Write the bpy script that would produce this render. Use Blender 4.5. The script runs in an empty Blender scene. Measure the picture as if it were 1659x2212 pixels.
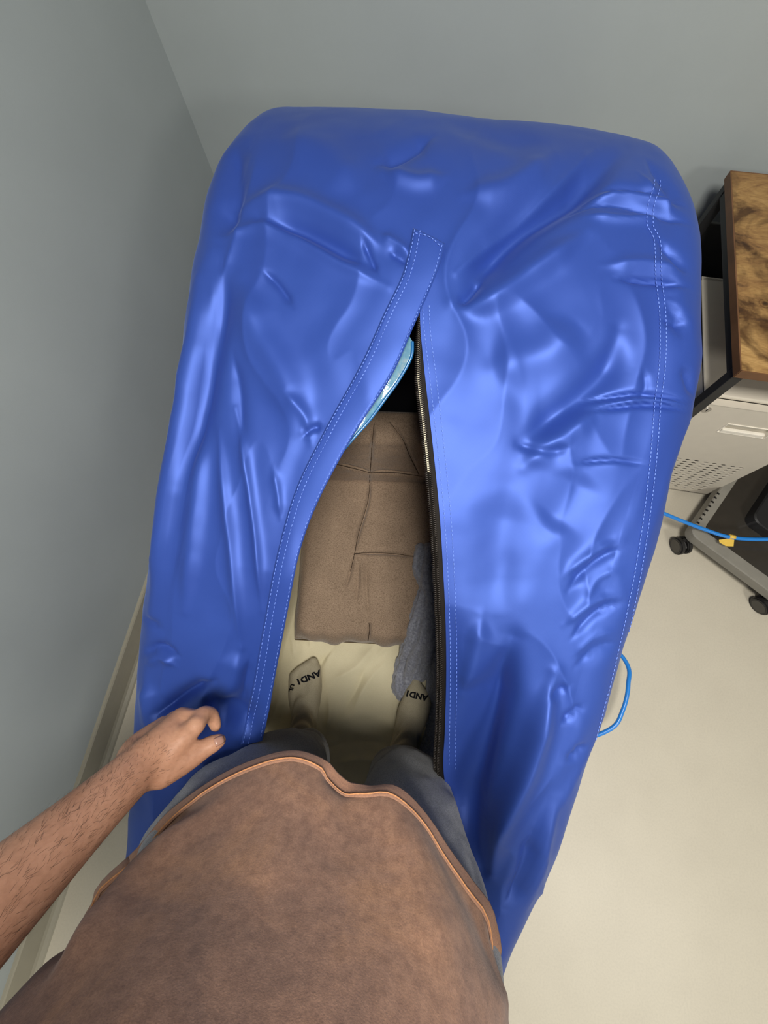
import bpy, bmesh, math, random
import numpy as np
from mathutils import Vector, Matrix, noise
from mathutils.bvhtree import BVHTree

random.seed(7)
SC = bpy.context.scene
COL = SC.collection

# ------------------------------------------------------------------ camera
F = 940.0            # focal length in pixels of a 1659 x 2212 frame
H = 1.6              # camera height above the floor
_n = np.array([860 - 829.5, 1392 - 1106, F])
_v = np.array([1500 - 829.5, -2325 - 1106, F])
CD = _n / np.linalg.norm(_n)
CY = _v - CD * (_v @ CD); CY /= np.linalg.norm(CY)
CX = np.cross(CD, CY)
EYE = np.array([0, 0, H])


def ray(px, py):
    c = np.array([px - 829.5, py - 1106, F])
    return np.array([c @ CX, c @ CY, -(c @ CD)])


def atz(px, py, z):
    r = ray(px, py)
    return r * ((z - H) / r[2]) + EYE


def project(P):
    P = np.asarray(P, float) - EYE
    x, y, z = P[..., 0], P[..., 1], P[..., 2]
    c = x[..., None] * CX + y[..., None] * CY - z[..., None] * CD
    return 829.5 + F * c[..., 0] / c[..., 2], 1106 + F * c[..., 1] / c[..., 2]


cam = bpy.data.cameras.new('camera')
cam.sensor_fit = 'VERTICAL'; cam.sensor_height = 24.0; cam.sensor_width = 18.0
cam.lens = 24.0 * F / 2212.0
cam.clip_start = 0.02
camo = bpy.data.objects.new('camera', cam); COL.objects.link(camo)
e1 = Vector((CX[0], CY[0], -CD[0])); e2 = Vector((CX[1], CY[1], -CD[1])); e3 = Vector((CX[2], CY[2], -CD[2]))
camo.matrix_world = Matrix(((e1.x, -e2.x, -e3.x, 0), (e1.y, -e2.y, -e3.y, 0), (e1.z, -e2.z, -e3.z, H), (0, 0, 0, 1)))
SC.camera = camo

# ------------------------------------------------------------------ world, light, exposure
SC.view_settings.view_transform = 'Standard'
SC.view_settings.look = 'None'
SC.view_settings.gamma = 1.0
SC.view_settings.use_curve_mapping = False
SC.view_settings.exposure = 0.0
w = bpy.data.worlds.new('world'); SC.world = w; w.use_nodes = True
w.node_tree.nodes['Background'].inputs[0].default_value = (0.8, 0.86, 0.95, 1)
w.node_tree.nodes['Background'].inputs[1].default_value = 0.02
CEIL = 2.55
LAMPS = [((0.21, -0.22), 0.40, 46.0, (1.0, 0.955, 0.88)), ((1.75, -1.55), 0.6, 28.0, (1.0, 0.955, 0.88))]  # main lamp over the bag, then an added fill lamp out of view


def area_lamp(x, y, size, watts, colour):
    l = bpy.data.lights.new('ceiling_lamp_light', 'AREA')
    l.shape = 'SQUARE'; l.size = size; l.energy = watts; l.color = colour
    o = bpy.data.objects.new('ceiling_lamp_light', l); COL.objects.link(o)
    o.location = (x, y, CEIL - 0.075)
    return o


for (xy, size, watts, colour) in LAMPS:
    area_lamp(xy[0], xy[1], size, watts, colour)

# ------------------------------------------------------------------ helpers


def tag(o, label=None, cat=None, group=None, kind=None):
    if label: o['label'] = label
    if cat: o['category'] = cat
    if group: o['group'] = group
    if kind: o['kind'] = kind
    return o


def empty(name, loc=(0, 0, 0)):
    o = bpy.data.objects.new(name, None); COL.objects.link(o); o.location = loc
    o.empty_display_size = 0.05
    return o


def link(name, me, mat, parent=None, smooth=True):
    o = bpy.data.objects.new(name, me); COL.objects.link(o)
    if mat is not None:
        me.materials.clear(); me.materials.append(mat)
    if smooth:
        me.polygons.foreach_set('use_smooth', [True] * len(me.polygons))
    if parent is not None:
        o.parent = parent
        o.matrix_parent_inverse = Matrix.Translation(-Vector(parent.location)) if parent.parent is None else Matrix.Identity(4)
        if parent.parent is not None:
            o.matrix_parent_inverse = Matrix.Identity(4)
    return o


def mesh_np(V, faces):
    me = bpy.data.meshes.new('m')
    me.from_pydata([tuple(map(float, p)) for p in V], [], faces)
    me.update()
    return me


def part(name, V, faces, mat, parent=None, smooth=True):
    return link(name, mesh_np(V, faces), mat, parent, smooth)


def grid_faces(nr, nc, off=0, flip=False):
    f = []
    for i in range(nr - 1):
        a = off + i * nc
        for j in range(nc - 1):
            q = (a + j, a + j + 1, a + nc + j + 1, a + nc + j)
            f.append(q[::-1] if flip else q)
    return f


def solid(o, t, offset=-1):
    m = o.modifiers.new('thick', 'SOLIDIFY'); m.thickness = t; m.offset = offset
    return o


class MB:
    def __init__(s): s.bm = bmesh.new()

    def box(s, c, d, rot=None, bev=0.0, seg=2):
        b = bmesh.new(); bmesh.ops.create_cube(b, size=1)
        bmesh.ops.scale(b, vec=Vector(d), verts=b.verts)
        if bev: bmesh.ops.bevel(b, geom=b.edges[:], offset=bev, segments=seg, affect='EDGES', profile=0.5)
        if rot is not None: bmesh.ops.transform(b, matrix=rot.to_4x4(), verts=b.verts)
        bmesh.ops.translate(b, vec=Vector(c), verts=b.verts)
        s._merge(b); return s

    def cyl(s, c, r, h, axis='Z', seg=24, r2=None, bev=0.0):
        b = bmesh.new()
        bmesh.ops.create_cone(b, cap_ends=True, segments=seg, radius1=r, radius2=r if r2 is None else r2, depth=h)
        if bev:
            eds = [e for e in b.edges if len(e.link_faces) == 2 and any(len(f.verts) > 4 for f in e.link_faces)]
            bmesh.ops.bevel(b, geom=eds, offset=bev, segments=2, affect='EDGES')
        if axis == 'X': bmesh.ops.transform(b, matrix=Matrix.Rotation(math.pi / 2, 4, 'Y'), verts=b.verts)
        elif axis == 'Y': bmesh.ops.transform(b, matrix=Matrix.Rotation(math.pi / 2, 4, 'X'), verts=b.verts)
        elif axis != 'Z': bmesh.ops.transform(b, matrix=axis.to_4x4(), verts=b.verts)
        bmesh.ops.translate(b, vec=Vector(c), verts=b.verts)
        s._merge(b); return s

    def _merge(s, b):
        me = bpy.data.meshes.new('t'); b.to_mesh(me); b.free(); s.bm.from_mesh(me); bpy.data.meshes.remove(me)

    def build(s, name, mat, parent=None, smooth=False):
        me = bpy.data.meshes.new(name); s.bm.to_mesh(me); s.bm.free()
        return link(name, me, mat, parent, smooth)


def resample(pts, n):
    P = np.array(pts, float); k = len(P)
    # catmull-rom
    t = np.linspace(0, k - 1, n); out = []
    for u in t:
        i = min(int(u), k - 2); f = u - i
        p0 = P[max(i - 1, 0)]; p1 = P[i]; p2 = P[i + 1]; p3 = P[min(i + 2, k - 1)]
        out.append(0.5 * ((2 * p1) + (-p0 + p2) * f + (2 * p0 - 5 * p1 + 4 * p2 - p3) * f * f + (-p0 + 3 * p1 - 3 * p2 + p3) * f ** 3))
    return np.array(out)


def tube(pts, r, seg=10, n=None, closed_ends=True):
    P = resample(pts, n) if n else np.array(pts, float)
    T = np.gradient(P, axis=0); T /= np.linalg.norm(T, axis=1)[:, None] + 1e-12
    up = np.array([0.13, 0.2, 1.0]); V = []
    rr = r if hasattr(r, '__len__') else [r] * len(P)
    for p, t, q in zip(P, T, rr):
        a = np.cross(t, up); a /= np.linalg.norm(a) + 1e-9; b = np.cross(a, t)
        for k in range(seg):
            an = 2 * math.pi * k / seg
            V.append(p + q * (math.cos(an) * a + math.sin(an) * b))
    Fc = []
    for i in range(len(P) - 1):
        for k in range(seg):
            k2 = (k + 1) % seg
            Fc.append((i * seg + k, i * seg + k2, (i + 1) * seg + k2, (i + 1) * seg + k))
    if closed_ends:
        Fc.append(tuple(range(seg))[::-1]); Fc.append(tuple((len(P) - 1) * seg + k for k in range(seg)))
    return np.array(V), Fc


class Soup:
    """overlapping closed blobs, fused into one continuous skin"""

    def __init__(s): s.V = []; s.F = []

    def ell(s, c, r, rot=None, n=16):
        r = np.array(r if hasattr(r, '__len__') else (r, r, r), float); o = len(s.V); m = n // 2
        R = np.array(rot) if rot is not None else np.eye(3)
        s.V.append(np.array(c) + R @ np.array([0, 0, r[2]]))
        for i in range(1, m):
            th = math.pi * i / m
            for j in range(n):
                ph = 2 * math.pi * j / n
                s.V.append(np.array(c) + R @ (r * [math.sin(th) * math.cos(ph), math.sin(th) * math.sin(ph), math.cos(th)]))
        s.V.append(np.array(c) + R @ np.array([0, 0, -r[2]]))
        for j in range(n):
            s.F.append((o, o + 1 + j, o + 1 + (j + 1) % n))
            for i in range(m - 2):
                a = o + 1 + i * n
                s.F.append((a + j, a + n + j, a + n + (j + 1) % n, a + (j + 1) % n))
            a = o + 1 + (m - 2) * n
            s.F.append((a + j, o + 1 + (m - 1) * n, a + (j + 1) % n))
        return s

    def chain(s, pts, rs, sub=4, flat=None):
        P = resample(pts, (len(pts) - 1) * sub + 1)
        R = resample(np.array(rs)[:, None], (len(pts) - 1) * sub + 1)[:, 0]
        V, Fc = tube(P, R, seg=16)
        o = len(s.V); s.V += list(V); s.F += [tuple(o + i for i in f) for f in Fc]
        for p, r in zip(P, R): s.ell(p, r * 0.995, n=14)
        return s

    def mesh(s, voxel, smooth=4):
        me = mesh_np(s.V, s.F)
        o = bpy.data.objects.new('tmp', me); COL.objects.link(o)
        md = o.modifiers.new('r', 'REMESH'); md.mode = 'VOXEL'; md.voxel_size = voxel; md.adaptivity = 0
        dg = bpy.context.evaluated_depsgraph_get(); dg.update()
        out = bpy.data.meshes.new_from_object(o.evaluated_get(dg))
        bpy.data.objects.remove(o); bpy.data.meshes.remove(me)
        laplace(out, smooth)
        return out


def verts_of(me):
    a = np.empty(len(me.vertices) * 3); me.vertices.foreach_get('co', a); return a.reshape(-1, 3)


def set_verts(me, V):
    me.vertices.foreach_set('co', np.ascontiguousarray(V, dtype=float).ravel()); me.update()


def normals_of(me):
    a = np.empty(len(me.vertices) * 3); me.vertices.foreach_get('normal', a); return a.reshape(-1, 3)


def laplace(me, it, lam=0.6):
    V = verts_of(me); E = np.empty(len(me.edges) * 2, dtype=np.int64); me.edges.foreach_get('vertices', E); E = E.reshape(-1, 2)
    cnt = np.bincount(E.ravel(), minlength=len(V)).astype(float)[:, None]; cnt[cnt == 0] = 1
    for k in range(it):
        S = np.zeros_like(V)
        for c in range(3):
            S[:, c] = np.bincount(E[:, 0], V[E[:, 1], c], len(V)) + np.bincount(E[:, 1], V[E[:, 0], c], len(V))
        V = V + (lam if k % 2 == 0 else -lam * 0.9 if it > 8 else lam) * (S / cnt - V)
    set_verts(me, V)


def bvh_of(me):
    return BVHTree.FromPolygons([v.co.copy() for v in me.vertices], [tuple(p.vertices) for p in me.polygons])


def fbm(P, scale, oct=3, off=0.0):
    return np.array([noise.fractal(Vector((p[0] * scale + off, p[1] * scale, p[2] * scale)), 1.0, 2.0, oct) for p in P])


def stroke_field(px, py, strokes):
    """sum of ridge (+) and valley (-) folds drawn as poly-lines over the cloth"""
    d = np.zeros_like(px)
    for pts, s, a in strokes:
        P = resample(pts, max(8, len(pts) * 8)); lo = P.min(0) - 4 * s; hi = P.max(0) + 4 * s
        sel = (px > lo[0]) & (px < hi[0]) & (py > lo[1]) & (py < hi[1])
        if not sel.any(): continue
        x = px[sel]; y = py[sel]; best = np.full(x.shape, 1e9); par = np.zeros(x.shape)
        seg = np.diff(P, axis=0); L = np.linalg.norm(seg, axis=1); cum = np.concatenate([[0], np.cumsum(L)]); tot = cum[-1]
        for i in range(len(seg)):
            q = ((x - P[i, 0]) * seg[i, 0] + (y - P[i, 1]) * seg[i, 1]) / (L[i] ** 2 + 1e-9)
            q = np.clip(q, 0, 1)
            dd = (x - P[i, 0] - q * seg[i, 0]) ** 2 + (y - P[i, 1] - q * seg[i, 1]) ** 2
            b = dd < best; best[b] = dd[b]; par[b] = (cum[i] + q[b] * L[i]) / tot
        tp = np.clip(np.minimum(par, 1 - par) / 0.28, 0, 1); tp = tp * tp * (3 - 2 * tp) * 0.85 + 0.15
        wd = s * (0.45 + 0.55 * tp)
        d[sel] += a * tp * np.exp(-(best / (wd * wd)) ** (0.74 if s < 16 else 0.95))
    return d


# ------------------------------------------------------------------ materials


class NM:
    def __init__(s, name, rough=0.5, spec=0.5, metallic=0.0):
        s.m = bpy.data.materials.new(name); s.m.use_nodes = True; s.nt = s.m.node_tree
        s.b = s.nt.nodes['Principled BSDF']; s.i('Roughness', rough); s.i('Specular IOR Level', spec); s.i('Metallic', metallic)
        s.co = s.nt.nodes.new('ShaderNodeTexCoord').outputs['Object']

    def i(s, k, v): s.b.inputs[k].default_value = v; return s

    def node(s, t, **kw):
        n = s.nt.nodes.new(t)
        for k, v in kw.items(): setattr(n, k, v)
        return n

    def map(s, scale=(1, 1, 1), rot=(0, 0, 0), loc=(0, 0, 0)):
        n = s.node('ShaderNodeMapping'); n.inputs['Scale'].default_value = scale; n.inputs['Rotation'].default_value = rot
        n.inputs['Location'].default_value = loc
        s.nt.links.new(s.co, n.inputs['Vector']); return n.outputs[0]

    def noise(s, scale, detail=4, rough=0.55, vec=None, dist=0.0):
        n = s.node('ShaderNodeTexNoise'); n.inputs['Scale'].default_value = scale; n.inputs['Detail'].default_value = detail
        n.inputs['Roughness'].default_value = rough; n.inputs['Distortion'].default_value = dist
        s.nt.links.new(vec if vec is not None else s.co, n.inputs['Vector']); return n.outputs['Fac']

    def ramp(s, fac, stops):
        n = s.node('ShaderNodeValToRGB'); e = n.color_ramp.elements
        while len(e) < len(stops): e.new(0.5)
        for el, (p, c) in zip(e, stops): el.position = p; el.color = (*c, 1)
        s.nt.links.new(fac, n.inputs[0]); return n.outputs[0]

    def mix(s, fac, a, b, mode='MIX'):
        n = s.node('ShaderNodeMix', data_type='RGBA', blend_type=mode)
        for sock, v in ((n.inputs[0], fac), (n.inputs[6], a), (n.inputs[7], b)):
            if isinstance(v, (int, float)): sock.default_value = v
            elif isinstance(v, tuple): sock.default_value = (*v, 1)
            else: s.nt.links.new(v, sock)
        return n.outputs[2]

    def color(s, v):
        if isinstance(v, tuple): s.b.inputs['Base Color'].default_value = (*v, 1)
        else: s.nt.links.new(v, s.b.inputs['Base Color'])
        return s

    def bump(s, h, strength=0.3, dist=0.002):
        n = s.node('ShaderNodeBump'); n.inputs['Strength'].default_value = strength; n.inputs['Distance'].default_value = dist
        s.nt.links.new(h, n.inputs['Height'])
        prev = s.b.inputs['Normal'].links
        if prev: s.nt.links.new(prev[0].from_socket, n.inputs['Normal'])
        s.nt.links.new(n.outputs[0], s.b.inputs['Normal']); return s

    def wave(s, scale, vec, dist=0.0, direction='X'):
        n = s.node('ShaderNodeTexWave', bands_direction=direction); n.inputs['Scale'].default_value = scale
        n.inputs['Distortion'].default_value = dist
        s.nt.links.new(vec, n.inputs['Vector']); return n.outputs['Fac']


def plain(name, col, rough=0.5, spec=0.5, metallic=0.0, var=0.06, scale=30, bump=0.0, bscale=200):
    m = NM(name, rough, spec, metallic)
    n = m.noise(scale)
    lo = tuple(c * (1 - var) for c in col); hi = tuple(min(1, c * (1 + var)) for c in col)
    m.color(m.ramp(n, [(0.3, lo), (0.7, hi)]))
    if bump: m.bump(m.noise(bscale, 3), bump, 0.001)
    return m


M = {}
M['wall'] = plain('wall_paint', (0.405, 0.448, 0.450), 0.6, 0.3, var=0.03, scale=4, bump=0.12, bscale=260).m
M['ceiling'] = plain('ceiling_paint', (0.75, 0.75, 0.73), 0.8, 0.2).m
M['wall_pale'] = plain('far_wall_paint', (0.42, 0.44, 0.43), 0.7, 0.3).m


def floor_mat():
    m = NM('vinyl_floor', 0.42, 0.4)
    a = m.noise(6, 5); b = m.noise(180, 3)
    c = m.ramp(a, [(0.3, (0.545, 0.503, 0.41)), (0.7, (0.578, 0.535, 0.437))])
    c2 = m.ramp(b, [(0.25, (0.93, 0.93, 0.93)), (0.6, (1, 1, 1))])
    m.color(m.mix(1.0, c, c2, 'MULTIPLY')); m.bump(m.noise(90, 3), 0.05, 0.001)
    return m.m


M['floor'] = floor_mat()
M['base'] = plain('baseboard_vinyl', (0.32, 0.30, 0.235), 0.4, 0.4, var=0.03).m


def nylon():
    m = NM('blue_nylon', 0.46, 0.55, 0.25)
    n = m.noise(3.0, 3)
    m.color(m.ramp(n, [(0.3, (0.027, 0.064, 0.325)), (0.7, (0.032, 0.077, 0.365))]))
    m.i('Specular Tint', (0.57, 0.73, 1.0, 1))
    m.i('Sheen Weight', 0.12); m.i('Sheen Roughness', 0.4); m.i('Sheen Tint', (0.5, 0.65, 1.0, 1))
    wa = m.wave(330, m.map(rot=(0, 0, 0.7)), 0.2); wb = m.wave(330, m.map(rot=(0, 0, -0.7)), 0.2)
    m.bump(wa, 0.10, 0.0004); m.bump(wb, 0.10, 0.0004)
    return m.m


M['nylon'] = nylon()
M['stitch'] = plain('stitch_thread', (0.16, 0.27, 0.80), 0.6, 0.3).m
M['zip_tape'] = plain('zipper_tape', (0.010, 0.008, 0.007), 0.7, 0.2).m
M['zip_coil'] = plain('zipper_coil', (0.030, 0.024, 0.020), 0.35, 0.5).m
M['zip_shine'] = plain('zipper_gap_light', (0.75, 0.68, 0.52), 0.35, 0.5).m  # cream tone for the light showing between the zipper tapes


def vinyl():
    m = NM('clear_blue_vinyl', 0.18, 0.6)
    n = m.noise(34, 5, 0.6)
    m.color(m.ramp(n, [(0.35, (0.06, 0.21, 0.36)), (0.58, (0.16, 0.32, 0.43)), (0.78, (0.45, 0.49, 0.49))]))
    m.bump(n, 0.4, 0.004)
    return m.m


M['vinyl'] = vinyl()
M['vinyl_edge'] = plain('blue_vinyl_edge', (0.02, 0.14, 0.36), 0.25, 0.6).m
M['black_interior'] = plain('black_interior', (0.008, 0.009, 0.013), 0.75, 0.2, bump=0.2).m  # black of the filler that stands for the dark bag interior


def fabric(name, stops, s1=420, s2=9, rough=0.9, bump=0.5, dist=0.0015, sheen=0.25, var=(0.88, 1.05)):
    m = NM(name, rough, 0.15)
    a = m.noise(s1, 2, 0.7); b = m.noise(s2, 4)
    c = m.ramp(a, stops)
    d = m.ramp(b, [(0.3, (var[0],) * 3), (0.7, (var[1],) * 3)])
    m.color(m.mix(1.0, c, d, 'MULTIPLY')); m.bump(m.noise(s1 * 0.8, 3), bump, dist)
    m.i('Sheen Weight', sheen); m.i('Sheen Roughness', 0.5)
    return m.m


M['chair'] = fabric('brown_heather_fabric', [(0.28, (0.20, 0.14, 0.095)), (0.5, (0.36, 0.26, 0.182)), (0.72, (0.46, 0.34, 0.245))], 330)
M['sheet'] = fabric('cream_sheet', [(0.3, (0.76, 0.69, 0.47)), (0.7, (0.84, 0.77, 0.55))], 600, 7, bump=0.15, sheen=0.05, var=(0.93, 1.03))
M['sock'] = fabric('cream_sock_knit', [(0.3, (0.44, 0.39, 0.27)), (0.6, (0.56, 0.50, 0.36))], 500, 14, bump=0.35, sheen=0.1)
M['ink'] = plain('sock_print', (0.008, 0.008, 0.012), 0.7, 0.2).m
M['blanket'] = fabric('grey_plush', [(0.3, (0.24, 0.25, 0.31)), (0.55, (0.37, 0.385, 0.45)), (0.75, (0.48, 0.495, 0.56))], 160, 12, bump=0.9, dist=0.004, sheen=0.5)
M['pants'] = fabric('grey_sweat_fabric', [(0.3, (0.155, 0.160, 0.180)), (0.5, (0.24, 0.247, 0.27)), (0.7, (0.325, 0.335, 0.365))], 480, 8, bump=0.4, sheen=0.2)


def shirt_mat():
    m = NM('faded_orange_cotton', 0.92, 0.12)
    a = m.noise(7, 5, 0.6, dist=0.6); b = m.noise(520, 2, 0.7)
    c = m.ramp(a, [(0.30, (0.205, 0.122, 0.092)), (0.5, (0.280, 0.160, 0.110)), (0.70, (0.375, 0.205, 0.120))])
    d = m.ramp(b, [(0.3, (0.80, 0.80, 0.80)), (0.65, (1.06, 1.06, 1.06))])
    g = m.ramp(m.noise(75, 5, 0.7), [(0.35, (0.78, 0.76, 0.76)), (0.62, (1.08, 1.08, 1.06))])
    m.color(m.mix(1.0, m.mix(1.0, c, g, 'MULTIPLY'), d, 'MULTIPLY')); m.bump(m.noise(480, 3), 0.35, 0.001); m.bump(m.noise(18, 4), 0.10, 0.004)
    m.i('Sheen Weight', 0.15)
    return m.m


M['shirt'] = shirt_mat()
M['hem'] = fabric('orange_cotton_hem', [(0.3, (0.27, 0.148, 0.105)), (0.65, (0.38, 0.205, 0.130))], 480, 20, bump=0.3, sheen=0.1)


def skin_mat():
    m = NM('skin', 0.5, 0.35)
    a = m.noise(14, 4); b = m.noise(150, 3)
    c = m.ramp(a, [(0.3, (0.37, 0.185, 0.112)), (0.55, (0.45, 0.238, 0.150)), (0.75, (0.50, 0.275, 0.178))])
    d = m.ramp(b, [(0.25, (0.86, 0.84, 0.82)), (0.6, (1.0, 1.0, 1.0))])
    m.color(m.mix(1.0, c, d, 'MULTIPLY'))
    m.i('Subsurface Weight', 0.08); m.i('Subsurface Radius', (0.01, 0.004, 0.002)); m.i('Subsurface Scale', 1.0)
    m.bump(m.noise(320, 3), 0.25, 0.0008); m.bump(m.noise(60, 4), 0.2, 0.002)
    return m.m


M['skin'] = skin_mat()
M['nail'] = plain('finger_nail', (0.36, 0.20, 0.15), 0.3, 0.5).m
M['hair'] = plain('dark_hair', (0.035, 0.022, 0.015), 0.5, 0.4).m
M['eye'] = plain('eye', (0.75, 0.74, 0.72), 0.2, 0.5).m
M['lip'] = plain('lip', (0.42, 0.17, 0.13), 0.5, 0.3).m


def wood():
    m = NM('rustic_board', 0.42, 0.4)
    L = m.nt.links
    v = m.map((1.0, 2.6, 1.0), rot=(0, 0, math.pi / 2))
    a = m.noise(7.0, 6, 0.62, vec=v, dist=1.0)
    c = m.ramp(a, [(0.32, (0.085, 0.042, 0.018)), (0.43, (0.27, 0.145, 0.052)), (0.55, (0.38, 0.225, 0.080)), (0.72, (0.47, 0.295, 0.115))])
    b = m.noise(9, 4, 0.55, dist=0.8)
    d = m.ramp(b, [(0.40, (0.24, 0.19, 0.15)), (0.56, (1, 1, 1))])
    f = m.noise(60, 4, 0.6, vec=m.map((1, 7, 1), rot=(0, 0, math.pi / 2)))
    e = m.ramp(f, [(0.3, (0.72, 0.68, 0.64)), (0.6, (1.05, 1.05, 1.05))])
    col = m.mix(1.0, m.mix(1.0, c, d, 'MULTIPLY'), e, 'MULTIPLY')
    # knots: concentric rings round fixed points of the board
    for (kx, ky, kr) in ((0.735, 1.015, 0.026), (0.70, 0.90, 0.016), (1.1, 1.15, 0.03), (1.4, 0.9, 0.028)):
        n = m.node('ShaderNodeVectorMath', operation='DISTANCE'); n.inputs[1].default_value = (kx, ky, 0.75)
        mp = m.noise(22, 3, 0.5)
        L.new(m.co, n.inputs[0])
        ad = m.node('ShaderNodeMath', operation='MULTIPLY_ADD'); ad.inputs[1].default_value = 0.02; L.new(mp, ad.inputs[0]); L.new(n.outputs['Value'], ad.inputs[2])
        sc = m.node('ShaderNodeMath', operation='MULTIPLY'); sc.inputs[1].default_value = 0.4 / kr; L.new(ad.outputs[0], sc.inputs[0])
        k = m.ramp(sc.outputs[0], [(0.20, (0.10, 0.07, 0.05)), (0.36, (0.40, 0.34, 0.28)), (0.46, (0.95, 0.92, 0.88)), (0.54, (0.62, 0.55, 0.48)), (0.62, (1, 1, 1))])
        col = m.mix(1.0, col, k, 'MULTIPLY')
    m.color(col)
    return m.m


M['wood'] = wood()
M['wood_edge'] = plain('board_edge_band', (0.16, 0.075, 0.032), 0.45, 0.4, var=0.25, scale=12).m
M['knot'] = plain('board_knot', (0.045, 0.024, 0.012), 0.45, 0.4, var=0.3, scale=60).m
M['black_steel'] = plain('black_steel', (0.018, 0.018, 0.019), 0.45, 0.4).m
M['cab'] = plain('cabinet_enamel', (0.60, 0.555, 0.47), 0.4, 0.45, var=0.02, bump=0.05).m
M['cab_white'] = plain('handle_plastic', (0.80, 0.76, 0.67), 0.35, 0.5).m
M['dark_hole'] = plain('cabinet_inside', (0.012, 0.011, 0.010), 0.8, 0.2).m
M['chrome'] = plain('chrome', (0.55, 0.53, 0.50), 0.25, 0.5, 0.9).m
M['cart_rim'] = plain('grey_plastic', (0.23, 0.22, 0.19), 0.5, 0.4, bump=0.1, bscale=500).m
M['cart_panel'] = plain('smoked_glossy_panel', (0.040, 0.036, 0.030), 0.16, 0.6).m
M['rubber'] = plain('black_caster_plastic', (0.014, 0.013, 0.013), 0.4, 0.5).m
M['hose'] = plain('blue_hose', (0.020, 0.22, 0.68), 0.3, 0.5, var=0.03).m
M['tag'] = plain('yellow_tag', (0.75, 0.50, 0.08), 0.45, 0.4).m
M['diffuser'] = NM('lamp_diffuser', 0.5).color((0.9, 0.9, 0.88)).i('Emission Color', (1, 0.955, 0.88, 1)).i('Emission Strength', 2.0).m

# ------------------------------------------------------------------ room
XL, XR, YF, YB = -0.907, 2.75, -2.7, 1.42


def slab(name, lo, hi, mat):
    o = MB().box([(a + b) / 2 for a, b in zip(lo, hi)], [b - a for a, b in zip(lo, hi)]).build(name, mat)
    return tag(o, kind='structure')


slab('floor', (XL - 0.1, YF - 0.1, -0.1), (XR + 0.1, YB + 0.1, 0), M['floor'])
slab('ceiling', (XL - 0.1, YF - 0.1, CEIL), (XR + 0.1, YB + 0.1, CEIL + 0.1), M['ceiling'])
slab('wall_left', (XL - 0.1, YF - 0.1, 0), (XL, YB + 0.1, CEIL), M['wall'])
slab('wall_back', (XL, YB, 0), (XR, YB + 0.1, CEIL), M['wall'])
slab('wall_right', (XR, YF, 0), (XR + 0.1, YB + 0.1, CEIL), M['wall_pale'])
slab('wall_front', (XL, YF - 0.1, 0), (XR, YF, CEIL), M['wall_pale'])


def baseboard(name, pts, parent=None):
    # cove profile swept between two points; profile in (out, up)
    prof = [(0, 0), (0.030, 0), (0.026, 0.005), (0.017, 0.011), (0.013, 0.02), (0.012, 0.098), (0.009, 0.102), (0, 0.102)]
    (x0, y0), (x1, y1), (nx, ny) = pts
    V = []
    for (x, y) in ((x0, y0), (x1, y1)):
        for a, b in prof: V.append((x + nx * a, y + ny * a, b))
    n = len(prof); Fc = [(i, (i + 1) % n, n + (i + 1) % n, n + i) for i in range(n)] + [tuple(range(n))[::-1], tuple(range(n, 2 * n))]
    return tag(part(name, V, Fc, M['base'], None, False), kind='structure')


baseboard('baseboard_left', ((XL, YF), (XL, YB), (1, 0)))
baseboard('baseboard_back', ((XL + 0.03, YB), (XR, YB), (0, -1)))

for i, (xy, size, watts, colour) in enumerate(LAMPS):
    lt = empty('ceiling_light', (xy[0], xy[1], CEIL))
    tag(lt, ['square ceiling panel lamp right above the blue bag', 'larger square ceiling panel lamp added as fill light over the open floor'][i], 'ceiling light')
    fr = MB()
    s2 = size / 2 + 0.03
    for dx, dy, sx, sy in ((s2, 0, 0.02, size + 0.08), (-s2, 0, 0.02, size + 0.08), (0, s2, size + 0.08, 0.02), (0, -s2, size + 0.08, 0.02)):
        fr.box((xy[0] + dx, xy[1] + dy, CEIL - 0.03), (sx, sy, 0.06), bev=0.003)
    fr.build('frame', M['cab_white'], lt)
    MB().box((xy[0], xy[1], CEIL - 0.03), (size + 0.045, size + 0.045, 0.05), bev=0.004).build('diffuser', M['diffuser'], lt)

# ------------------------------------------------------------------ the blue bag
bag = empty('hyperbaric_bag', (-0.03, 0.2, 0.0))
tag(bag, 'big blue nylon walk-in bag with an unzipped slit in its top', 'bag')

# profile along the bag: (y, z)
PROF = [(-0.80, 0.012), (-0.80, 0.25), (-0.775, 0.47), (-0.65, 0.555), (-0.50, 0.60), (-0.35, 0.665), (-0.17, 0.735), (0.0, 0.805), (0.15, 0.865), (0.30, 0.925),
        (0.45, 0.985), (0.60, 1.040), (0.74, 1.068), (0.88, 1.054), (1.00, 1.006), (1.10, 0.905), (1.15, 0.72), (1.17, 0.45), (1.18, 0.2), (1.18, 0.012)]
NR = 900
prof = resample(PROF, 4000)
_d = np.concatenate([[0], np.cumsum(np.linalg.norm(np.diff(prof, axis=0), axis=1))])
_t = np.linspace(0, _d[-1], NR)
PY = np.interp(_t, _d, prof[:, 0]); PZ = np.interp(_t, _d, prof[:, 1])
_top = resample(PROF[2:17], 600)


def ztop(y):
    return float(np.interp(y, _top[:, 0], _top[:, 1]))


XLEFT = [(-0.80, -0.40), (-0.72, -0.46), (-0.55, -0.497), (-0.35, -0.508), (-0.1, -0.516), (0.15, -0.508), (0.4, -0.495), (0.58, -0.495), (0.75, -0.498), (0.9, -0.49), (1.05, -0.465), (1.18, -0.43)]
XRIGHT = [(-0.80, 0.21), (-0.72, 0.27), (-0.55, 0.328), (-0.4, 0.365), (-0.17, 0.388), (0.05, 0.405), (0.3, 0.420), (0.48, 0.428), (0.62, 0.410), (0.75, 0.398), (0.9, 0.375), (1.05, 0.35), (1.18, 0.32)]


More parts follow.
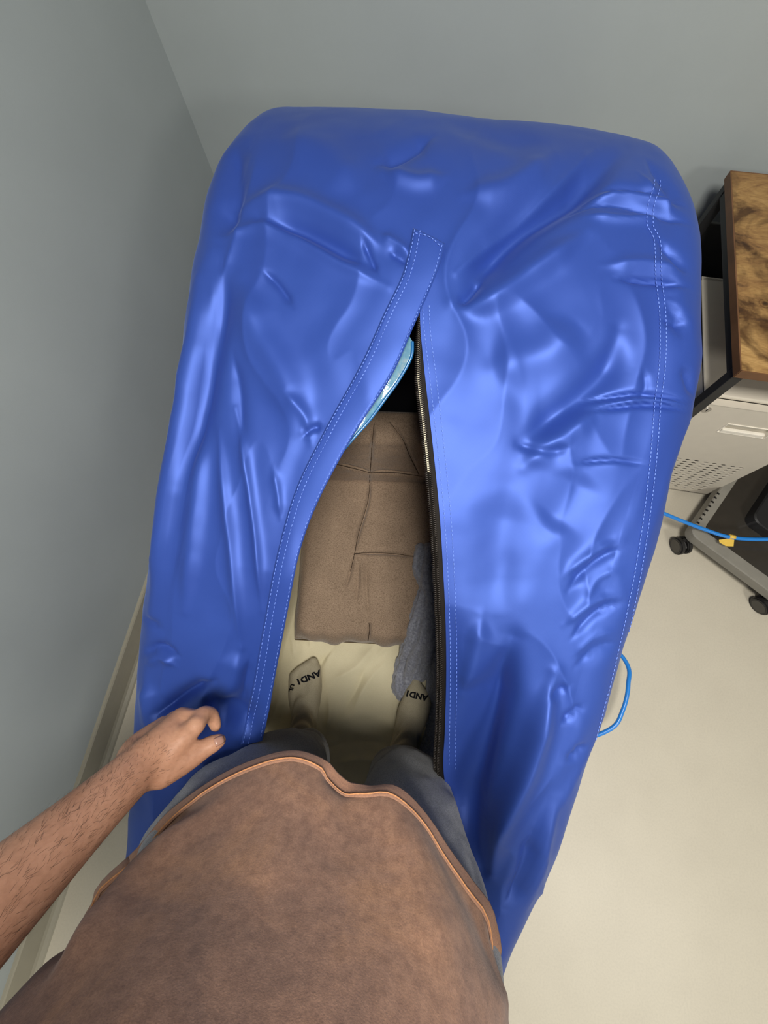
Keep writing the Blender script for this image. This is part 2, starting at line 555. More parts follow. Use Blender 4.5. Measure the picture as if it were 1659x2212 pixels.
def lut(tab):
    q = resample(tab, 300); return lambda y: float(np.interp(y, q[:, 0], q[:, 1]))


xl_f, xr_f = lut(XLEFT), lut(XRIGHT)


def sag(y):
    return 0.085 * math.sin(math.pi * (y + 0.70) / 0.78) ** 1.2 if -0.70 < y < 0.08 else 0.0


def on_top(px, py, edge=False):
    z = 0.85
    for _ in range(40):
        p = atz(px, py, z); z = 0.5 * z + 0.5 * (ztop(p[1]) - (sag(p[1]) if edge else 0))
    return atz(px, py, z)


EDGE_L = [(907, 668), (886, 715), (836, 820), (761, 940), (686, 1080), (646, 1180), (621, 1300), (596, 1440), (574, 1560)]
EDGE_R = [(907, 668), (909, 720), (920, 830), (939, 1000), (951, 1130), (961, 1300), (964, 1450), (961, 1580), (958, 1670)]
el = [tuple(on_top(*p, True)[[1, 0]]) for p in EDGE_L][::-1]
er = [tuple(on_top(*p, True)[[1, 0]]) for p in EDGE_R][::-1]
el = [(-0.68, -0.10), (-0.60, -0.24), (-0.50, -0.300), (-0.40, -0.312), (-0.30, -0.288)] + el
er = [(-0.68, -0.06), (-0.60, 0.10), (-0.50, 0.160), (-0.40, 0.180), (-0.31, 0.158)] + er
APEX = el[-1]
el_q = resample(el, 500); er_q = resample(er, 500)


def edges(y, z):
    if y <= el[0][0] or y >= APEX[0] or z < 0.3:
        c = -0.08 if y < -0.6 else APEX[1]
        return c, c
    return float(np.interp(y, el_q[:, 0], el_q[:, 1])), float(np.interp(y, er_q[:, 0], er_q[:, 1]))


STROKES = [
    # left panel
    ([(505, 450), (620, 432), (720, 468), (835, 540)], 24, 0.013), ([(560, 474), (660, 500), (760, 553), (805, 578)], 17, -0.011),
    ([(480, 510), (560, 486), (640, 512), (740, 572), (840, 622)], 15, 0.007), ([(565, 582), (600, 615), (632, 662)], 8, -0.006),
    ([(784, 518), (800, 555), (816, 594)], 6, -0.006), ([(820, 508), (860, 530), (888, 556)], 12, 0.007), ([(840, 545), (868, 560), (880, 575)], 8, -0.005),
    ([(480, 575), (476, 650), (452, 760), (425, 900), (400, 1050)], 28, -0.016), ([(432, 600), (412, 750), (385, 950), (345, 1200), (325, 1330)], 18, 0.013),
    ([(520, 600), (560, 720), (620, 830), (640, 930)], 36, 0.012), ([(500, 760), (515, 850), (520, 980)], 14, -0.006),
    ([(440, 900), (425, 1100), (400, 1320)], 20, 0.008), ([(470, 930), (490, 1080), (505, 1230), (522, 1400)], 13, 0.008),
    ([(505, 880), (532, 1000), (552, 1150), (566, 1320)], 10, 0.007), ([(590, 1010), (600, 1060), (605, 1120)], 8, 0.004),
    ([(655, 942), (675, 925), (696, 922)], 8, -0.007), ([(620, 850), (660, 900), (672, 960)], 14, 0.006),
    ([(310, 1418), (345, 1395), (388, 1418)], 8, -0.009), ([(315, 1438), (350, 1420), (380, 1440)], 8, 0.006),
    ([(300, 1330), (330, 1345), (345, 1360)], 8, -0.006), ([(330, 1550), (390, 1508), (465, 1470)], 15, -0.020), ([(318, 1470), (322, 1520), (335, 1590)], 15, 0.012),
    ([(430, 1545), (500, 1528), (560, 1590)], 30, -0.020), ([(520, 1400), (500, 1480), (470, 1540)], 24, 0.010), ([(540, 1420), (530, 1480), (528, 1530)], 9, -0.006),
    ([(470, 280), (500, 330), (500, 420), (470, 520)], 26, -0.018),
    # right panel
    ([(1350, 318), (1250, 400), (1130, 478), (1055, 560), (1000, 652)], 36, -0.030), ([(1290, 318), (1180, 418), (1060, 520), (985, 590)], 13, 0.010),
    ([(975, 655), (1045, 655), (1150, 585), (1270, 500)], 26, 0.012), ([(985, 660), (1012, 640), (1045, 596)], 10, -0.009),
    ([(812, 356), (870, 335), (935, 298)], 14, -0.010), ([(828, 372), (900, 392), (965, 382)], 18, 0.008),
    ([(600, 300), (700, 330), (780, 420)], 40, 0.008), ([(960, 262), (1100, 300), (1180, 310)], 26, -0.007), ([(1000, 420), (1100, 400), (1200, 330)], 26, 0.009),
    ([(1240, 445), (1330, 436), (1420, 462), (1490, 480)], 8, -0.008), ([(1290, 402), (1390, 408), (1475, 442)], 7, -0.006), ([(1270, 420), (1380, 424), (1470, 455)], 7, 0.006),
    ([(1260, 466), (1350, 474), (1440, 470)], 9, 0.006), ([(1395, 340), (1440, 400), (1470, 440)], 7, -0.006), ([(1380, 370), (1425, 425), (1460, 470)], 7, 0.004),
    ([(1325, 603), (1410, 607), (1490, 618)], 7, -0.009), ([(1300, 575), (1400, 570), (1480, 590)], 14, 0.006), ([(1420, 520), (1460, 560), (1480, 590)], 10, -0.007),
    ([(1440, 640), (1470, 700), (1470, 740)], 12, -0.007), ([(1430, 690), (1460, 700), (1490, 690)], 7, -0.005), ([(1440, 640), (1455, 660), (1470, 650)], 10, 0.004),
    ([(1260, 868), (1380, 853), (1490, 868)], 6, -0.008), ([(1270, 888), (1400, 874), (1505, 890)], 6, -0.007), ([(1300, 878), (1400, 863), (1490, 878)], 6, 0.005),
    ([(1235, 1000), (1320, 994), (1400, 1004)], 5, -0.005), ([(1480, 790), (1490, 830), (1500, 860)], 9, -0.008), ([(1390, 860), (1395, 830), (1390, 800)], 8, -0.004),
    ([(1336, 712), (1312, 800), (1232, 880), (1130, 955)], 32, -0.016), ([(1290, 890), (1220, 930), (1130, 1010)], 26, 0.010),
    ([(1120, 960), (1180, 975), (1230, 965)], 12, -0.007), ([(1250, 700), (1180, 760), (1060, 800)], 50, 0.010),
    ([(1225, 1275), (1275, 1222), (1345, 1180)], 10, -0.007), ([(1215, 1245), (1262, 1205), (1330, 1165)], 12, 0.006), ([(1262, 1300), (1290, 1250), (1340, 1225)], 9, 0.003),
    ([(1230, 1380), (1285, 1325), (1350, 1295)], 9, -0.007), ([(1215, 1350), (1268, 1305), (1330, 1280)], 10, 0.005), ([(1240, 1440), (1290, 1400), (1335, 1385)], 9, -0.004), ([(1235, 1415), (1280, 1375), (1330, 1358)], 9, 0.003),
    ([(1110, 1380), (1066, 1520), (1022, 1640), (1000, 1760), (1036, 1880)], 40, -0.042), ([(1195, 1450), (1150, 1620), (1096, 1760), (1064, 1885)], 26, 0.026),
    ([(1210, 1560), (1262, 1520)], 8, -0.007), ([(1222, 1650), (1268, 1606)], 8, -0.007), ([(1180, 1500), (1230, 1480)], 10, -0.006),
    ([(1040, 1330), (1020, 1440), (1000, 1500)], 24, 0.010), ([(1100, 1050), (1080, 1200), (1090, 1330)], 50, -0.007), ([(1260, 1010), (1230, 1080), (1180, 1150)], 40, -0.008),
    ([(1150, 1800), (1120, 1900), (1090, 1960)], 16, -0.010), ([(1200, 1720), (1170, 1850), (1130, 1980)], 14, 0.008),
]

NT, NA, NS = 120, 14, 26


def bag_side(sign):
    rows = []
    for k in range(NR):
        y, z = PY[k], PZ[k]
        a, b = edges(y, z)
        E = a if sign < 0 else b
        xs = xl_f(y) if sign < 0 else xr_f(y)
        r = min(0.085, z * 0.55)
        row = []
        inner = xs - sign * r
        opening = abs(a - b) > 1e-4
        for i in range(NT):
            u = i / (NT - 1); x = E + (inner - E) * u
            dd = abs(x - E)
            zz = z - 0.012 * (abs(x - E) / max(abs(inner - E), 0.05)) ** 3
            if opening:
                zz -= sag(y) * math.exp(-(dd / 0.085) ** 2)
            yy = y
            row.append((x, yy, max(zz, 0.006)))
        zb = row[-1][2]
        for i in range(1, NA + 1):
            an = math.pi / 2 * i / NA
            row.append((inner + sign * r * math.sin(an), y, max(zb - r * (1 - math.cos(an)), 0.006)))
        zc = row[-1][2]
        for i in range(1, NS + 1):
            u = i / NS
            row.append((xs + sign * (0.012 * math.sin(math.pi * u) - 0.018 * u), y, zc + (0.006 - zc) * u))
        rows.append(row)
    return np.array(rows)


def grid_normals(G):
    du = np.gradient(G, axis=1); dv = np.gradient(G, axis=0)
    n = np.cross(du, dv); n /= np.linalg.norm(n, axis=2)[..., None] + 1e-12
    return n


shellV = []; shellF = []
for sign in (-1, 1):
    G = bag_side(sign)
    Nn = grid_normals(G)
    if sign < 0: Nn = -Nn
    # outward: up on the top panel
    px, py = project(G)
    d = stroke_field(px.ravel(), py.ravel(), STROKES).reshape(px.shape)
    flat = G.reshape(-1, 3)
    n1 = fbm(flat, 5.5, 3, 3.1).reshape(px.shape); n2 = fbm(flat, 17.0, 2, 9.7).reshape(px.shape)
    an = flat * [7.5, 2.0, 3.0]
    wp = fbm(flat, 3.0, 2, 21.0)
    an = an + np.stack([wp, wp * 0.5, 0 * wp], 1) * 0.9
    rg = 1 - np.abs(fbm(an, 1.0, 2, 14.0)).reshape(px.shape) * 1.6
    wr = 0.0035 * n1 + 0.0005 * n2 + 0.0055 * (np.clip(rg, 0, 1) ** 1.5 - 0.45) * np.clip((1.0 - G[..., 1]) / 0.4, 0.15, 1)
    # the skin meets itself on the centre line: keep both halves equal there
    e = np.array([edges(PY[k], PZ[k]) for k in range(NR)])
    closed = np.abs(e[:, 0] - e[:, 1]) < 1e-4
    view = EYE - G; view /= np.linalg.norm(view, axis=2)[..., None]
    fc = np.clip((Nn * view).sum(-1) / 0.5, 0, 1)
    d = d * fc * fc * (3 - 2 * fc) * 1.35 + wr
    low = np.clip((G[..., 2] - 0.02) / 0.15, 0, 1)
    Nd = Nn.copy()
    cl = np.where(closed)[0]
    for k in cl:
        for i in range(6):
            f = i / 6
            v = np.array([0, Nd[k, i, 1], Nd[k, i, 2]]); v /= np.linalg.norm(v) + 1e-9
            Nd[k, i] = v * (1 - f) + Nd[k, i] * f
    G = G + Nd * (d * low)[..., None]
    off = len(shellV)
    shellV += list(G.reshape(-1, 3))
    shellF += grid_faces(NR, G.shape[1], off, flip=(sign > 0))
bm = bmesh.new()
shme = mesh_np(shellV, shellF)
bm.from_mesh(shme); bmesh.ops.remove_doubles(bm, verts=bm.verts, dist=0.0004)
bmesh.ops.recalc_face_normals(bm, faces=bm.faces)
bm.to_mesh(shme); bm.free()
shell = link('shell', shme, M['nylon'], bag)
BAGBVH = bvh_of(shme)
# make sure normals look outwards (up on top)
hit = BAGBVH.ray_cast(Vector((0.2, 0.3, 2)), Vector((0, 0, -1)))
if shme.polygons[hit[2]].normal.z < 0:
    shme.flip_normals()


def cast(px, py, bvh=None, far=False):
    r = ray(px, py); r /= np.linalg.norm(r)
    h = (bvh or BAGBVH).ray_cast(Vector(EYE), Vector(r))
    if h[0] is None: return None, None
    n = h[1]
    if n.dot(Vector(r)) > 0: n = -n
    return np.array(h[0]), np.array(n)


# base mat of the bag
by = np.linspace(-0.785, 1.165, 60)
bo_ = [(xl_f(y) + 0.03, y) for y in by] + [(xr_f(y) - 0.03, y) for y in by[::-1]]
nb = len(bo_)
part('base_panel', [(x, y, 0.003) for x, y in bo_] + [(x, y, 0.015) for x, y in bo_],
     [tuple(range(nb)), tuple(range(nb, 2 * nb))[::-1]] + [(k, nb + k, nb + (k + 1) % nb, (k + 1) % nb) for k in range(nb)], M['nylon'], bag, False)


def ribbon(name, Lpx, Rpx, n, m, lift, mat, parent, thick=0.0015, crown=0.0):
    L = resample(Lpx, n); R = resample(Rpx, n); V = []
    for i in range(n):
        rowp = []
        for j in range(m):
            f = j / (m - 1); q = L[i] * (1 - f) + R[i] * f
            p, nn = cast(*q)
            zt_ = on_top(*q)
            if p is None or abs(p[2] - zt_[2]) > 0.15:
                if len(rowp) >= 2: p = rowp[-1] + (rowp[-1] - rowp[-2]); nn = None
                else: p = zt_; nn = None
            rowp.append(p + (np.array([0, 0, 1]) if nn is None else nn) * 0.0)
        rowp = np.array(rowp)
        V += [p + np.array([0, -0.25, 0.97]) * (lift + crown * math.sin(math.pi * j / (m - 1))) for j, p in enumerate(rowp)]
    # relax along the strip
    A = np.array(V).reshape(n, m, 3)
    for _ in range(3):
        A[1:-1] = 0.5 * A[1:-1] + 0.25 * (A[2:] + A[:-2])
    o = part(name, A.reshape(-1, 3), grid_faces(n, m), mat, parent)
    solid(o, thick, 0)
    return o, A


PL_L = [(893, 498), (872, 590), (830, 680), (780, 790), (703, 930), (640, 1060), (600, 1200), (575, 1330), (552, 1460), (533, 1555), (522, 1606)]
PL_R = [(961, 531), (942, 596), (892, 712), (846, 815), (768, 936), (694, 1072), (651, 1185), (625, 1310), (600, 1440), (578, 1556), (568, 1598)]
placket, PA = ribbon('placket', PL_L, PL_R, 160, 9, 0.005, M['nylon'], bag, 0.0015, 0.002)

pl_me = placket.data
PLBVH = bvh_of(pl_me)


def stitches(name, pxpts, parent, step=9.0, on=0.62, lift=0.0012, rad=0.00075, bvh=None):
    P = resample(pxpts, 400); L = np.concatenate([[0], np.cumsum(np.linalg.norm(np.diff(P, axis=0), axis=1))])
    V = []; Fc = []
    s = 0.0
    while s + step * on < L[-1]:
        q = []
        for f in (0, 0.33, 0.67, 1):
            t = s + step * on * f
            q.append((np.interp(t, L, P[:, 0]), np.interp(t, L, P[:, 1])))
        pts = []
        for a in q:
            p = None
            for bv in (([bvh] if bvh else []) + [BAGBVH]):
                p, nn = cast(*a, bv)
                if p is not None and abs(p[2] - on_top(*a)[2]) < 0.17: break
                p = None
            if p is None: break
            pts.append(p + nn * (lift + (0.0015 if bvh else 0)))
        if len(pts) == 4 and np.linalg.norm(pts[0] - pts[3]) < 0.03:
            v, f = tube(pts, [rad * 0.6, rad, rad, rad * 0.6], 5)
            o = len(V); V += list(v); Fc += [tuple(o + i for i in ff) for ff in f]
        s += step
    if V:
        o = part(name, V, Fc, M['stitch'], parent); o['kind'] = 'stuff'


stitches('stitching', [(x + 3, y) for x, y in PL_L], placket, bvh=PLBVH)
stitches('stitching', [(x + 15, y + 2) for x, y in PL_L], placket, bvh=PLBVH)
stitches('stitching', [(x - 6, y) for x, y in PL_R], placket, bvh=PLBVH)
stitches('stitching', [(897, 506), (928, 514), (955, 538)], placket, bvh=PLBVH)
stitches('stitching', [(912, 650), (917, 720), (930, 830), (949, 1000), (961, 1130), (970, 1300), (973, 1450), (969, 1660)], shell)
stitches('stitching', [(x + 22, y) for x, y in [(905, 660), (908, 720), (922, 830), (941, 1000), (953, 1130), (962, 1300), (965, 1450), (962, 1580), (960, 1665)]], shell)
SEAM = [(1415, 325), (1412, 400), (1400, 440), (1397, 485), (1412, 520), (1416, 600), (1424, 680), (1424, 780), (1413, 880), (1405, 980), (1394, 1080), (1380, 1180), (1358, 1300), (1322, 1460), (1288, 1590), (1250, 1760), (1205, 1920), (1172, 2000)]
stitches('stitching', SEAM, shell)
stitches('stitching', [(x + 13, y + 2) for x, y in SEAM], shell)
stitches('stitching', [(508, 282), (478, 318), (456, 356), (436, 410), (422, 470), (416, 530)], shell, step=8)
stitches('stitching', [(500, 282), (470, 318), (448, 360), (430, 410)], shell, step=8)

# zipper: two tapes with coils, hanging from the right edge
zy = np.linspace(er[5][0] - 0.02, APEX[0] - 0.003, 240)
zx = np.interp(zy, er_q[:, 0], er_q[:, 1])
zz = []
for x, y in zip(zx, zy):
    h = BAGBVH.ray_cast(Vector((x + 0.004, y, 2)), Vector((0, 0, -1)))
    zz.append(h[0].z if h[0] is not None else ztop(y))
zz = np.array(zz)
for _ in range(20): zz[1:-1] = 0.5 * zz[1:-1] + 0.25 * (zz[2:] + zz[:-2])


def zip_layer(dx0, dx1, dz0, dz1, n0, mat_t, nm, coil=True):
    ys = zy[n0:] if n0 >= 0 else zy[:n0]
    xs_ = zx[n0:] if n0 >= 0 else zx[:n0]
    zs = zz[n0:] if n0 >= 0 else zz[:n0]
    V = []; m = 6
    fade = np.clip((APEX[0] - ys) / 0.1, 0.12, 1)
    for x, y, z, fd in zip(xs_, ys, zs, fade):
        for j in range(m):
            f = j / (m - 1)
            V.append((x - (dx0 + (dx1 - dx0) * f) * fd, y, z + dz0 + (dz1 - dz0) * f))
    o = part(nm, V, grid_faces(len(ys), m), mat_t, bag); solid(o, 0.0012, 0)
    if coil:
        P = []; nco = int(len(ys) * 1)
        tt = np.linspace(0, len(ys) - 1, int((ys[-1] - ys[0]) / 0.0032 * 6))
        for k, t in enumerate(tt):
            an = k * 2 * math.pi / 6
            fd = np.interp(t, range(len(ys)), fade)
            P.append((np.interp(t, range(len(ys)), xs_) - dx1 * fd + 0.0028 * math.cos(an), np.interp(t, range(len(ys)), ys), np.interp(t, range(len(ys)), zs) + dz1 + 0.0015 + 0.0022 * math.sin(an)))
        v, f = tube(P, 0.0009, 4)
        c = part('zipper_coil', v, f, M['zip_coil'], o); c['kind'] = 'stuff'
    return o


zip_layer(-0.004, 0.009, -0.004, -0.006, 0, M['zip_tape'], 'zipper_tape')
zip_layer(0.006, 0.0145, -0.012, -0.016, 0, M['zip_tape'], 'zipper_tape')
zip_layer(0.0085, 0.0125, -0.008, -0.009, 165, M['zip_shine'], 'zipper_gap_strip', False)  # cream strip added for the bright lit gap between the two tapes

# clear blue inner bladder edge under the left flap
IN_R = [(891, 738), (888, 772), (862, 820), (832, 862), (798, 908), (764, 946), (742, 972)]
IN_L = [(870, 700), (840, 745), (815, 785), (785, 830), (750, 880), (720, 925), (712, 955)]
L_ = resample(IN_L, 60); R_ = resample(IN_R, 60); V = []
for a, b in zip(L_, R_):
    for j in range(10):
        f = j / 9; q = a * (1 - f) + b * f; p = on_top(*q)
        rr = ray(*q); rr /= np.linalg.norm(rr)
        V.append(p + rr * (0.020 + 0.004 * math.sin(f * 5 + p[1] * 40)))
lin = part('inner_bladder', V, grid_faces(60, 10), M['vinyl'], bag); solid(lin, 0.001, 0)
v, f = tube([V[i * 10 + 9] for i in range(60)], 0.0028, 8)
part('welded_edge', v, f, M['vinyl_edge'], lin)

# ------------------------------------------------------------------ inside the bag
# cream sheet on the bag floor
n_r, n_c = 430, 240
YS = np.linspace(-0.72, 1.05, n_r)
gx = np.array([np.linspace(xl_f(y) + 0.075, xr_f(y) - 0.06, n_c) for y in YS]); gy = np.repeat(YS[:, None], n_c, 1)
dl = gx - gx[:, :1]; dr_ = gx[:, -1:] - gx
gz = 0.034 + 0.20 * np.clip((0.06 - dl) / 0.06, 0, 1) ** 1.6 + 0.12 * np.clip((0.05 - dr_) / 0.05, 0, 1) ** 1.6
Gs = np.stack([gx, gy, gz], -1)
px, py = project(Gs)
SHEET = [([(700, 1490), (690, 1440), (720, 1400), (740, 1370)], 7, -0.010), ([(700, 1440), (720, 1400), (745, 1370)], 8, 0.008), ([(715, 1470), (770, 1440), (810, 1390)], 12, 0.012),
         ([(745, 1530), (770, 1490), (790, 1440)], 7, -0.008), ([(765, 1530), (790, 1480), (830, 1430)], 9, 0.008), ([(810, 1420), (840, 1390), (850, 1375)], 6, 0.006), ([(635, 1420), (632, 1390), (628, 1370)], 5, 0.006),
         ([(670, 1400), (672, 1380), (676, 1360)], 5, 0.006), ([(720, 1570), (780, 1540), (840, 1560)], 16, 0.008), ([(700, 1620), (770, 1600), (840, 1610)], 10, -0.008), ([(720, 1650), (780, 1640), (850, 1650)], 10, 0.008),
         ([(600, 1440), (605, 1500), (590, 1550)], 8, 0.008), ([(612, 1520), (606, 1560)], 8, -0.008), ([(850, 1500), (855, 1530), (850, 1560)], 10, -0.006), ([(710, 1500), (712, 1540), (706, 1580)], 7, 0.010)]
Gs[..., 2] += 1.15 * stroke_field(px.ravel(), py.ravel(), SHEET).reshape(px.shape) + 0.006 * fbm(Gs.reshape(-1, 3), 9, 3, 5).reshape(px.shape)
sheet = part('sheet', Gs.reshape(-1, 3), grid_faces(n_r, n_c), M['sheet']); solid(sheet, 0.012, -1)
tag(sheet, 'wrinkled cream sheet lining the floor of the blue bag', 'sheet')

# brown floor chair pad
chair = empty('floor_chair', (-0.1, 0.2, 0.03))
tag(chair, 'brown quilted floor chair lying inside the blue bag', 'chair')
ang = math.radians(8)
CU = np.array([math.cos(ang), math.sin(ang), 0]); CV = np.array([-math.sin(ang), math.cos(ang), 0]); CO = np.array([-0.352, -0.052, 0])
CH = [([(799, 1020), (795, 1080), (775, 1150), (766, 1195)], 4.5, -0.013), ([(766, 1195), (755, 1240), (745, 1275)], 4.5, -0.007), ([(766, 1197), (800, 1194), (850, 1196), (900, 1203)], 4.5, -0.012),
      ([(795, 1385), (798, 1360), (797, 1340)], 4, -0.008), ([(775, 1215), (772, 1270), (768, 1310)], 6, -0.005), ([(792, 1210), (792, 1280), (800, 1345)], 6, -0.005), ([(782, 1212), (782, 1280)], 6, 0.004),
      ([(730, 1004), (765, 1012), (799, 1021)], 4.5, -0.012), ([(799, 1021), (850, 1021), (905, 1028)], 4.5, -0.012), ([(740, 1008), (760, 1016)], 4, 0.004), ([(800, 1018), (803, 970), (808, 912)], 4.5, -0.009),
      ([(842, 908), (870, 950), (885, 985), (905, 1025)], 4.5, -0.010), ([(858, 915), (880, 960), (900, 1000)], 8, 0.005)]


def pad(name, n_u, n_v, wu, path, thick, mat):
    """quilted pad swept along a side path [(v, z)]"""
    P = resample(path, n_v); V = []
    T = np.gradient(P, axis=0); T /= np.linalg.norm(T, axis=1)[:, None]
    S = np.concatenate([[0], np.cumsum(np.linalg.norm(np.diff(P, axis=0), axis=1))]); S /= S[-1]
    Lv = np.linalg.norm(np.diff(P, axis=0), axis=1).sum()
    for i in range(n_v):
        nv, nz = -T[i, 1], T[i, 0]
        for j in range(n_u):
            u = j / (n_u - 1)
            eu = min(u, 1 - u) * wu; ev = min(S[i], 1 - S[i]) * Lv
            r = 0.045
            k = 1.0
            for e_ in (eu, ev):
                if e_ < r: k *= math.sqrt(max(1 - (1 - e_ / r) ** 2, 0))
            h = thick * (0.1 + 0.9 * k)
            wob = 0.006 * math.sin(u * 17 + 1) * (1 - S[i]) ** 4 + 0.004 * math.sin(u * 41) * (1 - S[i]) ** 6
            p = CO + CU * (u * wu) + CV * (P[i, 0] + wob + nv * h) + np.array([0, 0, P[i, 1] + nz * h])
            V.append(p)
    G = np.array(V).reshape(n_v, n_u, 3)
    N = grid_normals(G); N[N[..., 2] < 0] *= -1
    px, py = project(G)
    d = 1.5 * stroke_field(px.ravel(), py.ravel(), [(a_, b_ * 0.75, c_) for a_, b_, c_ in CH]).reshape(px.shape) + 0.003 * fbm(G.reshape(-1, 3), 14, 3, 2).reshape(px.shape)
    G = G + N * d[..., None]
    # close underneath
    V = list(G.reshape(-1, 3)); Fc = grid_faces(n_v, n_u)
    bot = len(V)
    for i in range(n_v):
        for j in range(n_u):
            V.append(CO + CU * (j / (n_u - 1) * wu) + CV * P[i, 0] + np.array([0, 0, P[i, 1]]))
    Fc += grid_faces(n_v, n_u, bot, True)
    for j in range(n_u - 1):
        Fc.append((j + 1, j, bot + j, bot + j + 1)); a = (n_v - 1) * n_u
        Fc.append((a + j, a + j + 1, bot + a + j + 1, bot + a + j))
    for i in range(n_v - 1):
        a = i * n_u
        Fc.append((a, a + n_u, bot + a + n_u, bot + a)); a += n_u - 1
        Fc.append((a + n_u, a, bot + a, bot + a + n_u))
    return part(name, V, Fc, mat, chair)


seat = pad('seat_cushion', 220, 250, 0.54, [(0.0, 0.048), (0.15, 0.05), (0.30, 0.052), (0.50, 0.055), (0.590, 0.058)], 0.10, M['chair'])
backc = pad('back_cushion', 220, 160, 0.54, [(0.640, 0.045), (0.652, 0.18), (0.668, 0.31), (0.685, 0.41)], 0.095, M['chair'])

SEATBVH = bvh_of(seat.data); BACKBVH = bvh_of(backc.data)
M['seam'] = plain('chair_seam_thread', (0.035, 0.022, 0.014), 0.8, 0.2).m
for pts, own, bv in (([(799, 1024), (795, 1080), (775, 1150), (766, 1195), (757, 1235)], seat, SEATBVH), ([(766, 1196), (800, 1194), (850, 1196), (903, 1204)], seat, SEATBVH),
                     ([(795, 1384), (798, 1362), (797, 1345)], seat, SEATBVH), ([(726, 1003), (765, 1012), (799, 1021)], backc, BACKBVH), ([(799, 1021), (850, 1021), (912, 1029)], backc, BACKBVH),
                     ([(800, 1018), (803, 970), (808, 915)], backc, BACKBVH), ([(842, 912), (870, 950), (885, 985), (905, 1025)], backc, BACKBVH)):
    P3 = []
    for q in resample(pts, 40):
        hits = [h for h in (cast(q[0], q[1], b_) for b_ in (SEATBVH, BACKBVH)) if h[0] is not None]
        if hits:
            p, n_ = max(hits, key=lambda h: h[0][2]); P3.append(p - n_ * 0.0004)
    if len(P3) > 6:
        v, f = tube(P3, 0.0015, 6); part('seam', v, f, M['seam'], own)

# black filler added behind the chair, standing in for the dark bag interior
dark_fill = Soup(); dark_fill.chain([(-0.36, 0.80, 0.34), (-0.05, 0.83, 0.36), (0.26, 0.86, 0.34)], [0.13, 0.145, 0.13], sub=5)
dark_fill.chain([(-0.30, 0.82, 0.19), (-0.05, 0.84, 0.19), (0.20, 0.86, 0.19)], [0.125, 0.13, 0.125], sub=5)
dark_fill.chain([(-0.36, 0.84, 0.58), (-0.05, 0.87, 0.60), (0.26, 0.90, 0.58)], [0.11, 0.12, 0.11], sub=5)
bo = link('dark_filler', dark_fill.mesh(0.012, 4), M['black_interior'])
tag(bo, 'black filler shape added for the dark inside of the bag behind the brown chair', 'filler')

# grey blanket: soft rolls and folds fused into one crumpled piece
bk = Soup()
HI, LO = 0.168, 0.058
ROLLS = [([(908, 1182, HI), (899, 1225, HI), (913, 1268, HI), (908, 1330, HI)], 0.017), ([(928, 1185, HI + .012), (920, 1245, HI + .014), (934, 1310, HI + .012), (936, 1350, HI)], 0.024),
         ([(912, 1275, HI), (897, 1330, HI - .005), (878, 1395, 0.11), (865, 1440, 0.062), (858, 1480, LO), (866, 1503, LO)], 0.019),
         ([(925, 1310, HI), (912, 1370, HI - .01), (894, 1420, 0.11), (880, 1460, 0.064), (878, 1500, LO)], 0.024), ([(940, 1330, HI), (930, 1390, 0.15), (918, 1435, 0.10), (908, 1458, 0.062)], 0.025),
         ([(962, 1190, HI + .03), (955, 1270, HI + .03), (956, 1350, HI), (950, 1430, 0.11), (946, 1500, 0.085)], 0.034), ([(870, 1440, LO), (890, 1475, LO - .004), (905, 1462, LO)], 0.020),
         ([(946, 1500, 0.075), (942, 1560, 0.07), (928, 1640, 0.065)], 0.024), ([(966, 1490, 0.09), (964, 1560, 0.09), (950, 1650, 0.08)], 0.032), ([(932, 1520, 0.055), (926, 1580, 0.055), (912, 1640, 0.055)], 0.014)]
for pts, r in ROLLS:
    n_ = len(pts)
    P3 = np.array([atz(*q) for q in pts])
    bk.chain(P3 + [0, 0, 0.010], [r * 0.62 * (0.75 + 0.35 * ((k * 7 + n_) % 3) / 2) for k in range(n_)], sub=7)
    bk.chain(P3 - [0, 0, 0.020], [r] * n_, sub=7)
bme = bk.mesh(0.0036, 2)
V = verts_of(bme); N = normals_of(bme)
V = V + N * (0.006 * fbm(V, 22, 3, 4) + 0.0022 * fbm(V, 120, 2, 8))[:, None]
set_verts(bme, V)
bl = link('blanket', bme, M['blanket'])
# loose pile
rng = random.Random(5); pv = []; pf = []
for k in range(14000):
    i = rng.randrange(len(V)); p = V[i]; n = N[i]
    if n[2] < -0.1: continue
    t = np.array([rng.uniform(-1, 1), rng.uniform(-1, 1), rng.uniform(-1, 1)]); d = n + 0.7 * t; d /= np.linalg.norm(d)
    sd_ = np.cross(d, t); sd_ /= np.linalg.norm(sd_) + 1e-9
    L = rng.uniform(0.0015, 0.0032); o = len(pv)
    pv += [p + sd_ * 0.0003, p - sd_ * 0.0003, p + d * L]; pf.append((o, o + 1, o + 2))
pile = part('pile', pv, pf, M['blanket'], bl, False); pile['kind'] = 'stuff'
tag(bl, 'fluffy grey blanket crumpled beside the brown chair under the zipper', 'blanket')

# ------------------------------------------------------------------ person
person = empty('person', (-0.07, -0.40, 0.03))
tag(person, 'person in faded orange T-shirt, grey sweatpants and cream socks standing in the bag', 'person')


def A(px, py, z): return atz(px, py, z)


